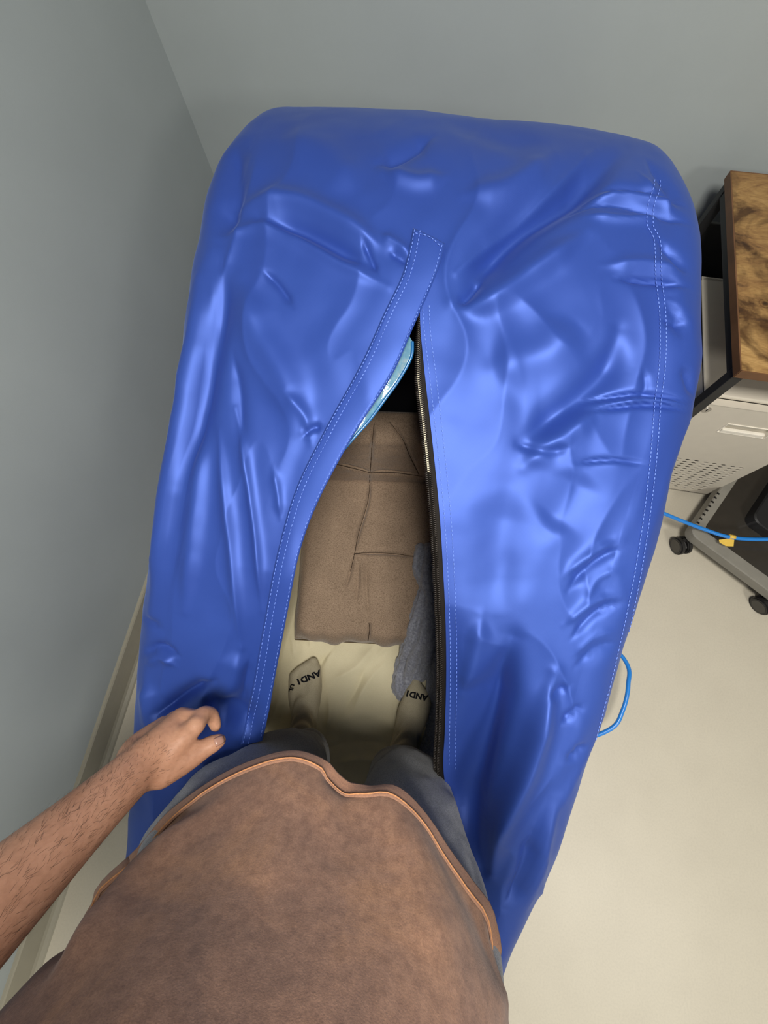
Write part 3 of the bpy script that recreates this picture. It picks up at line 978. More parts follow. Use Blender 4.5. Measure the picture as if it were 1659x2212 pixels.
body = Soup()
CB = np.array([-0.07, -0.47, 0])
body.chain([CB + [0, 0, 0.86], CB + [0, 0.01, 1.00], CB + [0, 0.01, 1.15], CB + [0, -0.01, 1.30], CB + [0, -0.03, 1.40]], [0.115, 0.125, 0.12, 0.115, 0.09])
for s in (-1, 1):
    body.chain([CB + [s * 0.085, 0, 0.86], CB + [s * 0.09, 0.01, 1.0], CB + [s * 0.095, 0.0, 1.15], CB + [s * 0.11, -0.02, 1.30], CB + [s * 0.10, -0.03, 1.38]], [0.10, 0.095, 0.095, 0.09, 0.06])
    body.chain([CB + [s * 0.10, 0.0, 0.88], CB + [s * 0.12, 0.05, 0.72]], [0.10, 0.085])
body.chain([CB + [0, -0.02, 1.40], CB + [0, 0.03, 1.50], CB + [0, 0.09, 1.57]], [0.075, 0.058, 0.056])
# head
hc = CB + [0.0, 0.135, 1.655]
body.ell(hc + [0, -0.02, 0.03], (0.076, 0.096, 0.10)); body.ell(hc + [0, 0.025, -0.04], (0.060, 0.068, 0.085)); body.ell(hc + [0, 0.055, -0.095], (0.034, 0.034, 0.030))
body.chain([hc + [0, 0.088, 0.012], hc + [0, 0.107, -0.028]], [0.010, 0.016]); body.ell(hc + [0, 0.084, -0.066], (0.026, 0.014, 0.012))
body.chain([hc + [-0.045, 0.068, 0.032], hc + [0, 0.085, 0.034], hc + [0.045, 0.068, 0.032]], [0.013, 0.012, 0.013])
for s in (-1, 1): body.ell(hc + [s * 0.077, -0.01, -0.005], (0.010, 0.020, 0.033))
# right arm reaching up to the camera
body.chain([CB + [0.13, -0.03, 1.37], CB + [0.20, -0.02, 1.33], CB + [0.27, 0.04, 1.20], CB + [0.315, 0.10, 1.09]], [0.07, 0.066, 0.053, 0.046])
body.chain([CB + [0.315, 0.10, 1.09], CB + [0.29, 0.20, 1.24], CB + [0.235, 0.295, 1.42], CB + [0.215, 0.33, 1.50]], [0.047, 0.046, 0.033, 0.029])
body.chain([CB + [0.215, 0.33, 1.50], CB + [0.205, 0.36, 1.57]], [0.030, 0.034])
for k, (dx, dy) in enumerate(((-0.03, 0.012), (-0.012, 0.02), (0.008, 0.02), (0.026, 0.012))):
    q = CB + [0.205 + dx, 0.365 + dy * 0.5, 1.60]
    body.chain([q + [0, 0, -0.03], q + [0, 0.012, 0.02], q + [-0.01, 0.005, 0.045]], [0.0105, 0.0095, 0.0085])
body.chain([CB + [0.20, 0.35, 1.55], CB + [0.175, 0.365, 1.59], CB + [0.165, 0.36, 1.62]], [0.014, 0.012, 0.010])
# left arm
SHL = CB + [-0.13, -0.03, 1.37]
WR = A(292, 1664, 0.945)
EL = np.array([-0.375, -0.385, 1.185])
FM = EL * 0.58 + WR * 0.42
body.chain([SHL, CB + [-0.20, -0.02, 1.34], CB + [-0.26, 0.03, 1.26], EL + [0.005, -0.0, 0.0]], [0.07, 0.066, 0.055, 0.049])
FA = EL * 0.75 + WR * 0.25; FB_ = EL * 0.25 + WR * 0.75
body.chain([EL, FA, FM, FB_, WR], [0.050, 0.052, 0.047, 0.036, 0.0305], sub=5)
# hand
side = np.cross(WR - EL, [0, 0, 1.0]); side /= np.linalg.norm(side)
MC = [A(424, 1566, 0.905), A(402, 1550, 0.893), A(378, 1552, 0.880), A(354, 1562, 0.868)]       # knuckles: index .. little
rad = [0.0135, 0.0135, 0.0128, 0.0118]
CMC = [A(330, 1655, 0.930), A(318, 1640, 0.927), A(305, 1630, 0.922), A(294, 1625, 0.917)]
for m, c, r in zip(MC, CMC, rad):
    body.chain([WR * 0.6 + c * 0.4, c, m * 0.5 + c * 0.5, m], [0.022, 0.0195, 0.0165, r], sub=5)
# palm flesh
hx = MC[0] * 0.25 + MC[2] * 0.3 + WR * 0.45
body.chain([WR, WR * 0.6 + hx * 0.4, hx, MC[1] * 0.6 + MC[2] * 0.4], [0.0300, 0.0285, 0.0260, 0.0165], sub=5)
body.chain([WR, CMC[0] + [0, 0, -0.004], MC[0] * 0.7 + CMC[0] * 0.3], [0.0300, 0.0265, 0.0185], sub=5)
body.chain([WR, CMC[3] + [0, 0, -0.004], MC[3] * 0.7 + CMC[3] * 0.3], [0.0290, 0.0240, 0.0160], sub=5)
body.ell((MC[0] + CMC[1]) / 2 + [0.0, 0.0, -0.006], (0.026, 0.026, 0.018))
# index
I1 = A(440, 1543, 0.885); I2 = A(457, 1546, 0.868); I3 = A(466, 1570, 0.862)
body.chain([MC[0], (MC[0] + I1) / 2 + [0, 0, 0.001], I1, I2, I3], [0.0140, 0.0125, 0.0128, 0.0115, 0.0092], sub=6)
# middle, ring and little finger bend down towards the cloth
for m, pts, r in ((MC[1], (A(420, 1547, 0.868), A(430, 1560, 0.835), A(424, 1572, 0.806)), 0.0108), (MC[2], (A(394, 1549, 0.852), A(404, 1560, 0.820), A(402, 1573, 0.793)), 0.0102),
                  (MC[3], (A(366, 1560, 0.842), A(376, 1569, 0.813), A(380, 1580, 0.788)), 0.0092)):
    body.chain([m, *pts], [r + 0.002, r, r * 0.92, r * 0.78], sub=6)
# thumb
T0 = A(345, 1672, 0.925); T1 = A(404, 1640, 0.905); T2 = A(446, 1614, 0.893); T3 = A(474, 1600, 0.887)
body.chain([T0, T1, T2, (T2 + T3) / 2, T3], [0.0205, 0.0175, 0.0138, 0.0132, 0.0105], sub=6)
body.chain([A(335, 1650, 0.925), A(372, 1630, 0.913), A(402, 1612, 0.902)], [0.019, 0.0185, 0.013], sub=5)   # web between thumb and index
bome = body.mesh(0.0031, 5)
bodyo = link('body', bome, M['skin'], person)
bodyo['label'] = 'bare left forearm and hand'
BODYBVH = bvh_of(bome)


def nail(p0, p1, w, l, lift=0.0008):
    """a curved plate on the far end of a finger, on the side towards the eye"""
    d = (p1 - p0) / np.linalg.norm(p1 - p0); view = EYE - p1; view /= np.linalg.norm(view)
    s = np.cross(d, view); s /= np.linalg.norm(s); up = np.cross(s, d)
    V = []
    for i in range(7):
        a = -0.75 + 1.5 * i / 6
        for j in range(5):
            b = j / 4
            ww = w * (1 - 0.35 * max(0, b - 0.6) / 0.4 * abs(a))
            src = p1 + d * (b - 0.45) * l + s * a * ww + up * 0.03
            h = BODYBVH.ray_cast(Vector(src), Vector(-up))
            q = np.array(h[0]) if h[0] is not None else src - up * 0.022
            V.append(q + up * lift)
    o = part('fingernail', V, grid_faces(7, 5), M['nail'], bodyo); solid(o, 0.0008, 0)
    return o


nail(T2, T3, 0.0080, 0.0135)

# forearm hair
hv = []; hf = []
axd = (WR - EL) / np.linalg.norm(WR - EL)
rng = random.Random(3)
for k in range(2200):
    t = rng.uniform(0.02, 1.10); an = rng.uniform(0, 2 * math.pi)
    c = EL + (WR - EL) * t
    b1 = np.cross(axd, [0, 0, 1.0]); b1 /= np.linalg.norm(b1); b2 = np.cross(b1, axd)
    dr = math.cos(an) * b1 + math.sin(an) * b2
    h = BODYBVH.ray_cast(Vector(c + dr * 0.12), Vector(-dr))
    if h[0] is None: continue
    p = np.array(h[0]); n = np.array(h[1])
    if np.linalg.norm(p - c) > 0.075: continue
    L = rng.uniform(0.005, 0.012) * (1.0 if t < 0.9 else 0.6)
    dirv = axd * rng.uniform(0.5, 1.0) + b1 * rng.uniform(-0.7, 0.5) + dr * 0.25; dirv -= n * (dirv @ n) * 0.8; dirv /= np.linalg.norm(dirv)
    wv = np.cross(dirv, n); wv /= np.linalg.norm(wv) + 1e-9; w_ = 0.00011
    m = p + dirv * L * 0.55 + n * 0.0014; e_ = p + dirv * L + n * 0.0012 + b1 * rng.uniform(-0.002, 0.002)
    o = len(hv); hv += [p + wv * w_, p - wv * w_, m + wv * w_ * 0.8, m - wv * w_ * 0.8, e_]
    hf += [(o, o + 1, o + 3, o + 2), (o + 2, o + 3, o + 4)]
ah = part('arm_hair', hv, hf, M['hair'], bodyo); ah['kind'] = 'stuff'

# head details
hs = Soup()
hs.ell(hc + [0, -0.03, 0.042], (0.083, 0.098, 0.100)); hs.ell(hc + [0, -0.05, -0.01], (0.078, 0.070, 0.075)); hs.ell(hc + [0, 0.045, 0.095], (0.055, 0.045, 0.035))
link('hair', hs.mesh(0.006, 4), M['hair'], person)
for s in (-1, 1):
    ey = Soup(); ey.ell(hc + [s * 0.031, 0.075, 0.008], (0.012, 0.010, 0.006)); V_ = ey
    part('eye', V_.V, V_.F, M['eye'], person)
lp = Soup(); lp.ell(hc + [0, 0.096, -0.066], (0.022, 0.006, 0.006)); part('mouth', lp.V, lp.F, M['lip'], person)

# sweatpants
pt = Soup()
hipc = np.array([-0.065, -0.455, 0.93])
pt.ell(hipc, (0.215, 0.135, 0.13)); pt.ell(hipc + [0, 0, 0.06], (0.20, 0.125, 0.10))
pt.chain([(-0.185, -0.440, 0.90), (-0.228, -0.358, 0.76), (-0.208, -0.325, 0.60), (-0.196, -0.312, 0.53), (-0.205, -0.335, 0.40), (-0.212, -0.355, 0.24), (-0.212, -0.352, 0.165)], [0.135, 0.112, 0.094, 0.090, 0.086, 0.078, 0.064], sub=5)
pt.chain([(0.082, -0.425, 0.86), (0.084, -0.372, 0.76), (0.075, -0.318, 0.60), (0.072, -0.298, 0.53), (0.066, -0.325, 0.40), (0.060, -0.345, 0.24), (0.058, -0.342, 0.165)], [0.136, 0.121, 0.099, 0.090, 0.086, 0.078, 0.064], sub=5)
pme = pt.mesh(0.0055, 6)
V = verts_of(pme); N = normals_of(pme)
f1 = fbm(V * [1, 1, 0.55], 14, 3, 1.5); V = V + N * (0.006 * f1)[:, None]
# cloth folds at knees and cuffs
z = V[:, 2]; fold = 0.005 * np.sin(z * 95 + 2.5 * fbm(V, 9, 2, 6)) * (np.exp(-((z - 0.22) / 0.09) ** 2) + 0.5 * np.exp(-((z - 0.47) / 0.05) ** 2))
V = V + N * fold[:, None]; set_verts(pme, V); laplace(pme, 2)
link('sweatpants', pme, M['pants'], person)

# socks


def sock(toe, wide, heel, ank, name, side):
    s = Soup()
    toe = np.array(toe); heel = np.array(heel); ank = np.array(ank)
    d = toe - heel; d[2] = 0; L = np.linalg.norm(d); d /= L; q = np.array([d[1], -d[0], 0])  # q: to the right
    f = lambda a, b, h: heel + d * L * a + q * b * wide + np.array([0, 0, h])
    # lengthwise bones
    s.chain([f(0.12, 0, 0.036), f(0.40, 0.006 * side, 0.036), f(0.68, 0.023 * side, 0.032), f(0.90, 0.030 * side, 0.026)], [0.037, 0.036, 0.033, 0.022], sub=5)
    s.chain([f(0.14, 0, 0.034), f(0.42, -0.008 * side, 0.034), f(0.68, -0.021 * side, 0.028), f(0.84, -0.028 * side, 0.022)], [0.035, 0.034, 0.029, 0.020], sub=5)
    s.chain([f(0.5, 0, 0.040), f(0.72, 0.002, 0.032), f(0.93, 0.006 * side, 0.024)], [0.036, 0.028, 0.018], sub=5)
    s.chain([f(0.86, -0.022 * side, 0.022), f(0.90, -0.004 * side, 0.024), f(0.94, 0.018 * side, 0.026)], [0.019, 0.020, 0.021], sub=5)
    s.ell(f(0.965, 0.026 * side, 0.024), (0.019, 0.022, 0.017)); s.ell(f(0.93, 0.004 * side, 0.021), (0.015, 0.02, 0.014)); s.ell(f(0.87, -0.020 * side, 0.019), (0.015, 0.018, 0.013))
    s.chain([f(0.10, 0, 0.035), f(0.16, 0, 0.075), ank, ank + np.array([0.0, -0.004, 0.10])], [0.036, 0.038, 0.041, 0.046], sub=5)
    s.chain([f(0.55, 0, 0.045), f(0.36, 0, 0.070), f(0.24, 0, 0.10)], [0.034, 0.036, 0.036], sub=5)
    me = s.mesh(0.0036, 6)
    V = verts_of(me); N = normals_of(me)
    hz = V[:, 2]
    V = V + N * (0.0022 * np.sin(hz * 260 + V[:, 0] * 60) * np.clip((hz - 0.09) / 0.04, 0, 1) + 0.0016 * fbm(V, 30, 2, 3))[:, None]
    set_verts(me, V)
    return link(name, me, M['sock'], person), me


GZ = 0.046
tl = A(657, 1428, GZ + 0.02); al = A(683, 1592, 0.14)
sockL, sml = sock((tl[0], tl[1], GZ), 1.15, (-0.226, -0.385, GZ), (-0.216, -0.352, 0.145), 'sock', 1)
tr = A(915, 1480, GZ + 0.02)
sockR, smr = sock((tr[0], tr[1], GZ), 0.9, (0.052, -0.375, GZ), (0.058, -0.340, 0.145), 'sock', -1)


def sock_text(txt, me, parent, p0, p1, h):
    """flat print along the line p0 -> p1 (pixels, reading direction)"""
    cu = bpy.data.curves.new('t', 'FONT'); cu.body = txt; cu.size = 1.0; cu.align_x = 'LEFT'; cu.resolution_u = 3
    cu.offset = 0.05
    o = bpy.data.objects.new('tmp', cu); COL.objects.link(o)
    dg = bpy.context.evaluated_depsgraph_get(); m2 = bpy.data.meshes.new_from_object(o.evaluated_get(dg))
    bpy.data.objects.remove(o)
    b = bmesh.new(); b.from_mesh(m2)
    bmesh.ops.triangulate(b, faces=b.faces[:])
    for _ in range(2): bmesh.ops.subdivide_edges(b, edges=[e for e in b.edges if e.calc_length() > 0.12], cuts=1)
    bmesh.ops.triangulate(b, faces=b.faces[:])
    b.to_mesh(m2); b.free()
    V = verts_of(m2)
    x0, x1 = V[:, 0].min(), V[:, 0].max(); hh = V[:, 1].max()
    bv = bvh_of(me)
    p0 = np.array(p0, float); p1 = np.array(p1, float); ax = p1 - p0; L = np.linalg.norm(ax); ax /= L
    upv = np.array([ax[1], -ax[0]])      # up for a reader of a left-to-right line in image space (y down)
    out = []
    for v in V:
        q = p0 + ax * L * (v[0] - x0) / (x1 - x0) + upv * h * v[1] / hh
        p, n = cast(q[0], q[1], bv)
        if p is None:
            pp = atz(q[0], q[1], 0.075); loc, nn, i, dd = bv.find_nearest(Vector(pp)); p = np.array(loc); n = np.array(nn)
        out.append(p + n * 0.0007)
    set_verts(m2, np.array(out))
    o = link('sock_print', m2, M['ink'], parent, False)
    o['label'] = 'black printed letters on the toe'
    return o


sock_text('AND1', sml, sockL, (691, 1447), (641, 1468), 13)
sock_text('UL', sml, sockL, (629, 1477), (624, 1494), 8)
sock_text('AND1', smr, sockR, (926, 1503), (880, 1492), 13)

# T-shirt: rings from hem to collar; (x, y) clockwise from the left side, seen from above
HEMZ = 0.86
hem_front = [A(172, 1975, 0.88), A(215, 1905, 0.875), A(285, 1836, 0.868), A(372, 1750, 0.862), A(470, 1682, 0.858), A(560, 1638, 0.856), A(640, 1622, 0.856), A(704, 1642, 0.856), A(752, 1686, 0.856), A(800, 1702, 0.857),
             A(852, 1702, 0.858), A(902, 1742, 0.858), A(960, 1828, 0.860), A(1018, 1908, 0.864), A(1066, 1992, 0.868)]
hem_back = [np.array([0.195, -0.43, 0.87]), np.array([0.165, -0.53, 0.87]), np.array([0.08, -0.60, 0.87]), np.array([-0.06, -0.625, 0.87]), np.array([-0.20, -0.61, 0.87]), np.array([-0.32, -0.555, 0.87]), np.array([-0.372, -0.50, 0.875])]
ring0 = np.array(hem_front + hem_back)


def ell_ring(cx, cy, ax_, ay, z, n=22, bulge=0.0, tilt=0.0):
    out = []
    # same angular order as the hem: start at the left side, go over the front to the right, then the back
    for k in range(n):
        a = math.pi * 1.06 - 2 * math.pi * (k / n) * 1.0
        x = cx + ax_ * math.copysign(abs(math.cos(a)) ** 0.85, math.cos(a)); y = cy + ay * math.copysign(abs(math.sin(a)) ** 0.85, math.sin(a))
        if math.sin(a) > 0: y += bulge * math.sin(a) ** 2
        out.append((x, y, z + tilt * math.sin(a)))
    return np.array(out)


def reparam(ring, n):
    R = np.vstack([ring, ring[:1]]); c = ring.mean(0)
    R = resample(R, 400)
    th = np.unwrap(np.arctan2(R[:, 1] - c[1], R[:, 0] - c[0]))
    if th[-1] < th[0]: th = -th; s = -1
    else: s = 1
    base = -math.pi if s < 0 else -math.pi
    q = np.linspace(0, 2 * math.pi, n, endpoint=False)
    # start at the -x direction
    out = []
    for t in q:
        ang = math.pi - t            # clockwise from the left side over the front
        tt = ang if s > 0 else -ang
        while tt < th[0]: tt += 2 * math.pi
        while tt > th[-1]: tt -= 2 * math.pi
        if tt < th[0]: tt = th[0]
        out.append([np.interp(tt, th, R[:, c_]) for c_ in range(3)])
    return np.array(out)


NA_ = 150
R0 = reparam(ring0, NA_)
cR = R0.mean(0)
rings = [R0]


def ring_from(scale_x, scale_y, cx, cy, z, mixr):
    base = ell_ring(cx, cy, scale_x, scale_y, z)
    e = reparam(base, NA_)
    r = R0.copy(); r[:, 2] = z
    return e * (1 - mixr) + r * mixr


rings.append(R0 * [1, 1, 0] + (cR * [1, 1, 0] - R0 * [1, 1, 0]) * 0.055 + [0, 0, 1] * (R0[:, 2:3] + 0.030))
rings.append(ring_from(0.252, 0.172, -0.052, -0.445, 0.955, 0.30))
rings.append(ring_from(0.256, 0.172, -0.060, -0.455, 1.02, 0.08))
rings.append(ring_from(0.248, 0.168, -0.070, -0.465, 1.10, 0.0))
rings.append(ring_from(0.238, 0.160, -0.072, -0.475, 1.20, 0.0))
rings.append(ring_from(0.228, 0.152, -0.07, -0.485, 1.30, 0.0))
rings.append(ring_from(0.215, 0.125, -0.07, -0.492, 1.38, 0.0))
rings.append(ring_from(0.150, 0.098, -0.07, -0.498, 1.43, 0.0))
rings.append(ring_from(0.085, 0.082, -0.07, -0.492, 1.465, 0.0))
NRr = 110
stack = np.array(rings)                       # k, NA_, 3
res = np.stack([resample(stack[:, a, :], NRr) for a in range(NA_)], 1)
Gt = np.concatenate([res, res[:, :1]], 1)
px, py = project(Gt)
SH = [([(760, 1700), (740, 1800), (705, 1900)], 34, -0.004), ([(640, 1640), (620, 1760), (560, 1950)], 60, 0.006), ([(860, 1720), (900, 1850), (960, 2100)], 55, 0.008),
      ([(470, 1735), (330, 1860), (230, 1985), (110, 2140)], 24, 0.020), ([(420, 1735), (290, 1855), (190, 1985), (100, 2110)], 20, -0.012), ([(700, 1650), (730, 1690), (770, 1720)], 16, -0.008),
      ([(1060, 1990), (1080, 2080), (1090, 2212)], 18, 0.008), ([(1085, 2030), (1100, 2110), (1106, 2212)], 7, -0.006), ([(1100, 2050), (1112, 2130), (1116, 2212)], 6, 0.004), ([(200, 1930), (185, 1960), (170, 2000)], 7, -0.006)]
Ng = grid_normals(Gt); cc = np.array([-0.07, -0.46, 0]); flipm = ((Gt - cc) * [1, 1, 0] * Ng).sum(-1) < 0; Ng[flipm] *= -1
dd = stroke_field(px.ravel(), py.ravel(), SH).reshape(px.shape) + 0.004 * fbm(Gt.reshape(-1, 3), 6, 2, 7).reshape(px.shape)
dd[:, -1] = dd[:, 0]
Gt = Gt + Ng * dd[..., None]; Gt[:, -1] = Gt[:, 0]
shirt = part('t_shirt', Gt.reshape(-1, 3), grid_faces(NRr, NA_ + 1), M['shirt'], person)
solid(shirt, 0.002, 0)
# hem band: a doubled strip with a stitched upper edge
hb = []
for k in range(9):
    f = k / 8 * (NRr - 1) / 9.0 * 0.92
    i0 = int(f); fr_ = f - i0
    row = Gt[i0] * (1 - fr_) + Gt[i0 + 1] * fr_
    nn = Ng[i0]
    hb.append(row + nn * (0.0022 + (0.0012 if k == 7 else 0.0)))
hemo = part('hem_band', np.array(hb).reshape(-1, 3), grid_faces(9, NA_ + 1), M['hem'], shirt); solid(hemo, 0.0012, 0)
hl = np.array(hb[7])
v, f = tube(list(hl[::1]) , 0.0013, 6)
M['hem_thread'] = plain('orange_hem_ridge', (0.52, 0.25, 0.115), 0.8, 0.2, var=0.2, scale=160).m
part('hem_ridge', v + [0, 0, 0.0008], f, M['hem_thread'], hemo)
# sleeves
for s, pts, rr in ((-1, [SHL + [0.03, 0, 0.01], CB + [-0.20, -0.02, 1.345], CB + [-0.245, 0.02, 1.28]], [0.085, 0.085, 0.088]),
                   (1, [CB + [0.10, -0.03, 1.375], CB + [0.20, -0.02, 1.335], CB + [0.25, 0.025, 1.25]], [0.085, 0.085, 0.086])):
    v, f = tube(pts, np.interp(np.linspace(0, 2, 20), [0, 1, 2], rr), 32, 20, closed_ends=False)
    so = part('sleeve', v, f, M['shirt'], shirt); solid(so, 0.002, 0)

# ------------------------------------------------------------------ right-hand side of the room
# desk
desk = empty('desk', (1.3, 1.05, 0)); tag(desk, 'rustic brown board desk on a black steel frame by the back wall', 'desk')
DX0, DX1, DY0, DY1, DZ = 0.640, 1.84, 0.708, 1.318, 0.75
MB().box(((DX0 + DX1) / 2, (DY0 + DY1) / 2, DZ - 0.011), (DX1 - DX0 - 0.003, DY1 - DY0 - 0.003, 0.022), bev=0.0012).build('desk_top', M['wood'], desk)
eb = MB()
eb.box((DX0, (DY0 + DY1) / 2, DZ - 0.0115), (0.003, DY1 - DY0, 0.0225)); eb.box((DX1, (DY0 + DY1) / 2, DZ - 0.0115), (0.003, DY1 - DY0, 0.0225))
eb.box(((DX0 + DX1) / 2, DY0, DZ - 0.0115), (DX1 - DX0, 0.003, 0.0225)); eb.box(((DX0 + DX1) / 2, DY1, DZ - 0.0115), (DX1 - DX0, 0.003, 0.0225))
eb.build('edge_band', M['wood_edge'], desk)
for x in (DX0 + 0.0155, DX1 - 0.0155):
    for y in (DY0 + 0.018, DY1 - 0.018):
        MB().box((x, y, (DZ - 0.022) / 2), (0.025, 0.025, DZ - 0.022), bev=0.002).build('leg', M['black_steel'], desk)
    MB().box((x, (DY0 + DY1) / 2, DZ - 0.04), (0.022, DY1 - DY0 - 0.062, 0.022), bev=0.002).build('side_rail', M['black_steel'], desk)
    MB().box((x, (DY0 + DY1) / 2, 0.10), (0.022, DY1 - DY0 - 0.062, 0.022), bev=0.002).build('side_rail', M['black_steel'], desk)
MB().box(((DX0 + DX1) / 2, DY1 - 0.035, 0.42), (DX1 - DX0 - 0.1, 0.028, 0.03), bev=0.002).build('back_rail', M['black_steel'], desk)
MB().box(((DX0 + DX1) / 2, DY1 - 0.012, 0.34), (DX1 - DX0 - 0.06, 0.010, 0.56), bev=0.002).build('back_shade_panel', M['black_steel'], desk)  # black backing panel, raised to stand in for shade on the wall

# filing cabinet
cab = empty('filing_cabinet', (0.835, 0.94, 0)); tag(cab, 'cream steel filing cabinet on casters under the desk', 'cabinet')
KX0, KX1, KY0, KY1, KZ0, KZ1 = 0.671, 1.034, 0.760, 1.145, 0.034, 0.585
t = 0.012
sh = MB()
sh.box(((KX0 + KX1) / 2, (KY0 + KY1) / 2, KZ1 - t / 2), (KX1 - KX0, KY1 - KY0, t), bev=0.004)
sh.box(((KX0 + KX1) / 2, (KY0 + KY1) / 2, KZ0 + t / 2), (KX1 - KX0, KY1 - KY0, t))
sh.box((KX0 + t / 2, (KY0 + KY1) / 2, (KZ0 + KZ1) / 2), (t, KY1 - KY0, KZ1 - KZ0 - 0.004)); sh.box((KX1 - t / 2, (KY0 + KY1) / 2, (KZ0 + KZ1) / 2), (t, KY1 - KY0, KZ1 - KZ0 - 0.004))
sh.box(((KX0 + KX1) / 2, KY1 - t / 2, (KZ0 + KZ1) / 2), (KX1 - KX0, t, KZ1 - KZ0))
sh.build('body', M['cab'], cab)
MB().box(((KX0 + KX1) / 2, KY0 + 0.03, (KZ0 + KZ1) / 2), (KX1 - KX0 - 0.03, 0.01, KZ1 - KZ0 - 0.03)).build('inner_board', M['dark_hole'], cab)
# perforated drawer front
FY = 0.740
fx0, fx1, fz0, fz1 = KX0 + 0.002, KX1 - 0.002, KZ0 + 0.002, 0.570
hx0, hx1, hz0, hz1 = 0.698, 1.003, 0.052, 0.274
nx_, nz_ = 11, 14
V = []; Fc = []


def quad(a, b, c, d):
    o = len(V); V.extend([(a, FY, b), (c, FY, b), (c, FY, d), (a, FY, d)]); Fc.append((o, o + 1, o + 2, o + 3))


# handle cut-out
qx0, qx1, qz0, qz1 = 0.788, 0.915, 0.452, 0.498
quad(fx0, fz0, fx1, hz0); quad(fx0, hz0, hx0, hz1); quad(hx1, hz0, fx1, hz1); quad(fx0, hz1, fx1, qz0)
quad(fx0, qz0, qx0, qz1); quad(qx1, qz0, fx1, qz1); quad(fx0, qz1, fx1, fz1)
cw, ch = (hx1 - hx0) / nx_, (hz1 - hz0) / nz_
for i in range(nx_):
    for j in range(nz_):
        cx, cz = hx0 + cw * (i + 0.5), hz0 + ch * (j + 0.5)
        o = len(V)
        outer = [(1, 0), (1, 1), (0, 1), (-1, 1), (-1, 0), (-1, -1), (0, -1), (1, -1)]
        for (a, b) in outer: V.append((cx + a * cw / 2, FY, cz + b * ch / 2))
        for k in range(8):
            an = k * math.pi / 4; V.append((cx + 0.0085 * math.cos(an), FY, cz + 0.0048 * math.sin(an)))
        for k in range(8):
            an = k * math.pi / 4; V.append((cx + 0.0085 * math.cos(an), FY + 0.002, cz + 0.0048 * math.sin(an)))
        for k in range(8):
            k2 = (k + 1) % 8
            Fc.append((o + k, o + 8 + k, o + 8 + k2, o + k2)[::-1]); Fc.append((o + 8 + k, o + 16 + k, o + 16 + k2, o + 8 + k2))
dr = part('drawer_front', V, Fc, M['cab'], cab, False)
sd = MB()
dp = KY0 - FY
for (c, d) in ((((fx0 + fx1) / 2, FY + dp / 2, fz0 - 0.001), (fx1 - fx0, dp, 0.002)), (((fx0 + fx1) / 2, FY + dp / 2, fz1 + 0.001), (fx1 - fx0, dp, 0.003)),
               ((fx0 - 0.001, FY + dp / 2, (fz0 + fz1) / 2), (0.002, dp, fz1 - fz0)), ((fx1 + 0.001, FY + dp / 2, (fz0 + fz1) / 2), (0.002, dp, fz1 - fz0))):
    sd.box(c, d)
sd.build('drawer_rim', M['cab'], dr)
hd = MB()
hd.box(((qx0 + qx1) / 2, FY + 0.016, (qz0 + qz1) / 2), (qx1 - qx0 + 0.004, 0.002, qz1 - qz0 + 0.004))
hd.box(((qx0 + qx1) / 2, FY + 0.007, qz0), (qx1 - qx0, 0.018, 0.002)); hd.box(((qx0 + qx1) / 2, FY + 0.007, qz1), (qx1 - qx0, 0.018, 0.002))
hd.box((qx0, FY + 0.007, (qz0 + qz1) / 2), (0.002, 0.018, qz1 - qz0)); hd.box((qx1, FY + 0.007, (qz0 + qz1) / 2), (0.002, 0.018, qz1 - qz0))
hd.box(((qx0 + qx1) / 2, FY + 0.003, qz0 + 0.008), (qx1 - qx0 - 0.014, 0.010, 0.014), bev=0.002)
hd.build('recessed_handle', M['cab_white'], dr)
lk = MB(); lk.cyl((0.698, FY - 0.001, 0.549), 0.011, 0.006, 'Y', 24, bev=0.001); lko = lk.build('lock', M['chrome'], dr)
MB().box((0.698, FY - 0.0042, 0.549), (0.002, 0.001, 0.010)).build('keyhole', M['dark_hole'], lko)


def caster(x, y, parent, rz, r=0.027, bevel=0.004):
    c = empty('caster', (0, 0, 0)); COL.objects.unlink(c); bpy.data.objects.remove(c)
    R = Matrix.Rotation(rz, 3, 'Z')
    ax = R @ Matrix.Rotation(math.pi / 2, 3, 'Y')
    w = MB()
    off = R @ Vector((0.0, -0.012, 0))
    for s in (-1, 1):
        p = Vector((x, y, r)) + off + R @ Vector((s * 0.013, 0, 0))
        w.cyl(p, r, 0.017, ax, 28, bev=bevel)
    o = w.build('caster', M['rubber'], parent, False)
    k = MB(); k.box(Vector((x, y, r * 1.35)) + off, (0.011, 0.036, r * 0.8), R, bev=0.006)
    k.cyl((x, y, r + 0.016), 0.006, 0.026)
    k.build('fork', M['rubber'], o)
    for s in (-1, 1):
        p = Vector((x, y, r)) + off + R @ Vector((s * 0.0218, 0, 0))
        MB().cyl(p, r * 0.72, 0.001, ax, 24).build('hub_cap', M['cart_panel'], o)
    return o


for x, y in ((KX0 + 0.05, KY0 + 0.02), (KX1 - 0.05, KY0 + 0.02), (KX0 + 0.05, KY1 - 0.05), (KX1 - 0.05, KY1 - 0.05)):
    caster(x, y, cab, 0.9, 0.016)

# dark rolling cart base
cart = empty('rolling_cart', (1.15, 0.60, 0)); tag(cart, 'low dark grey rolling cart with a smoked glossy top beside the cabinet', 'cart')
cu = np.array([0.50, 0.866]); cv = np.array([0.820, -0.572]); cv -= cu * (cu @ cv) * 0.6; cv /= np.linalg.norm(cv)
c0 = np.array([0.920, 0.548])
CZ = 0.115


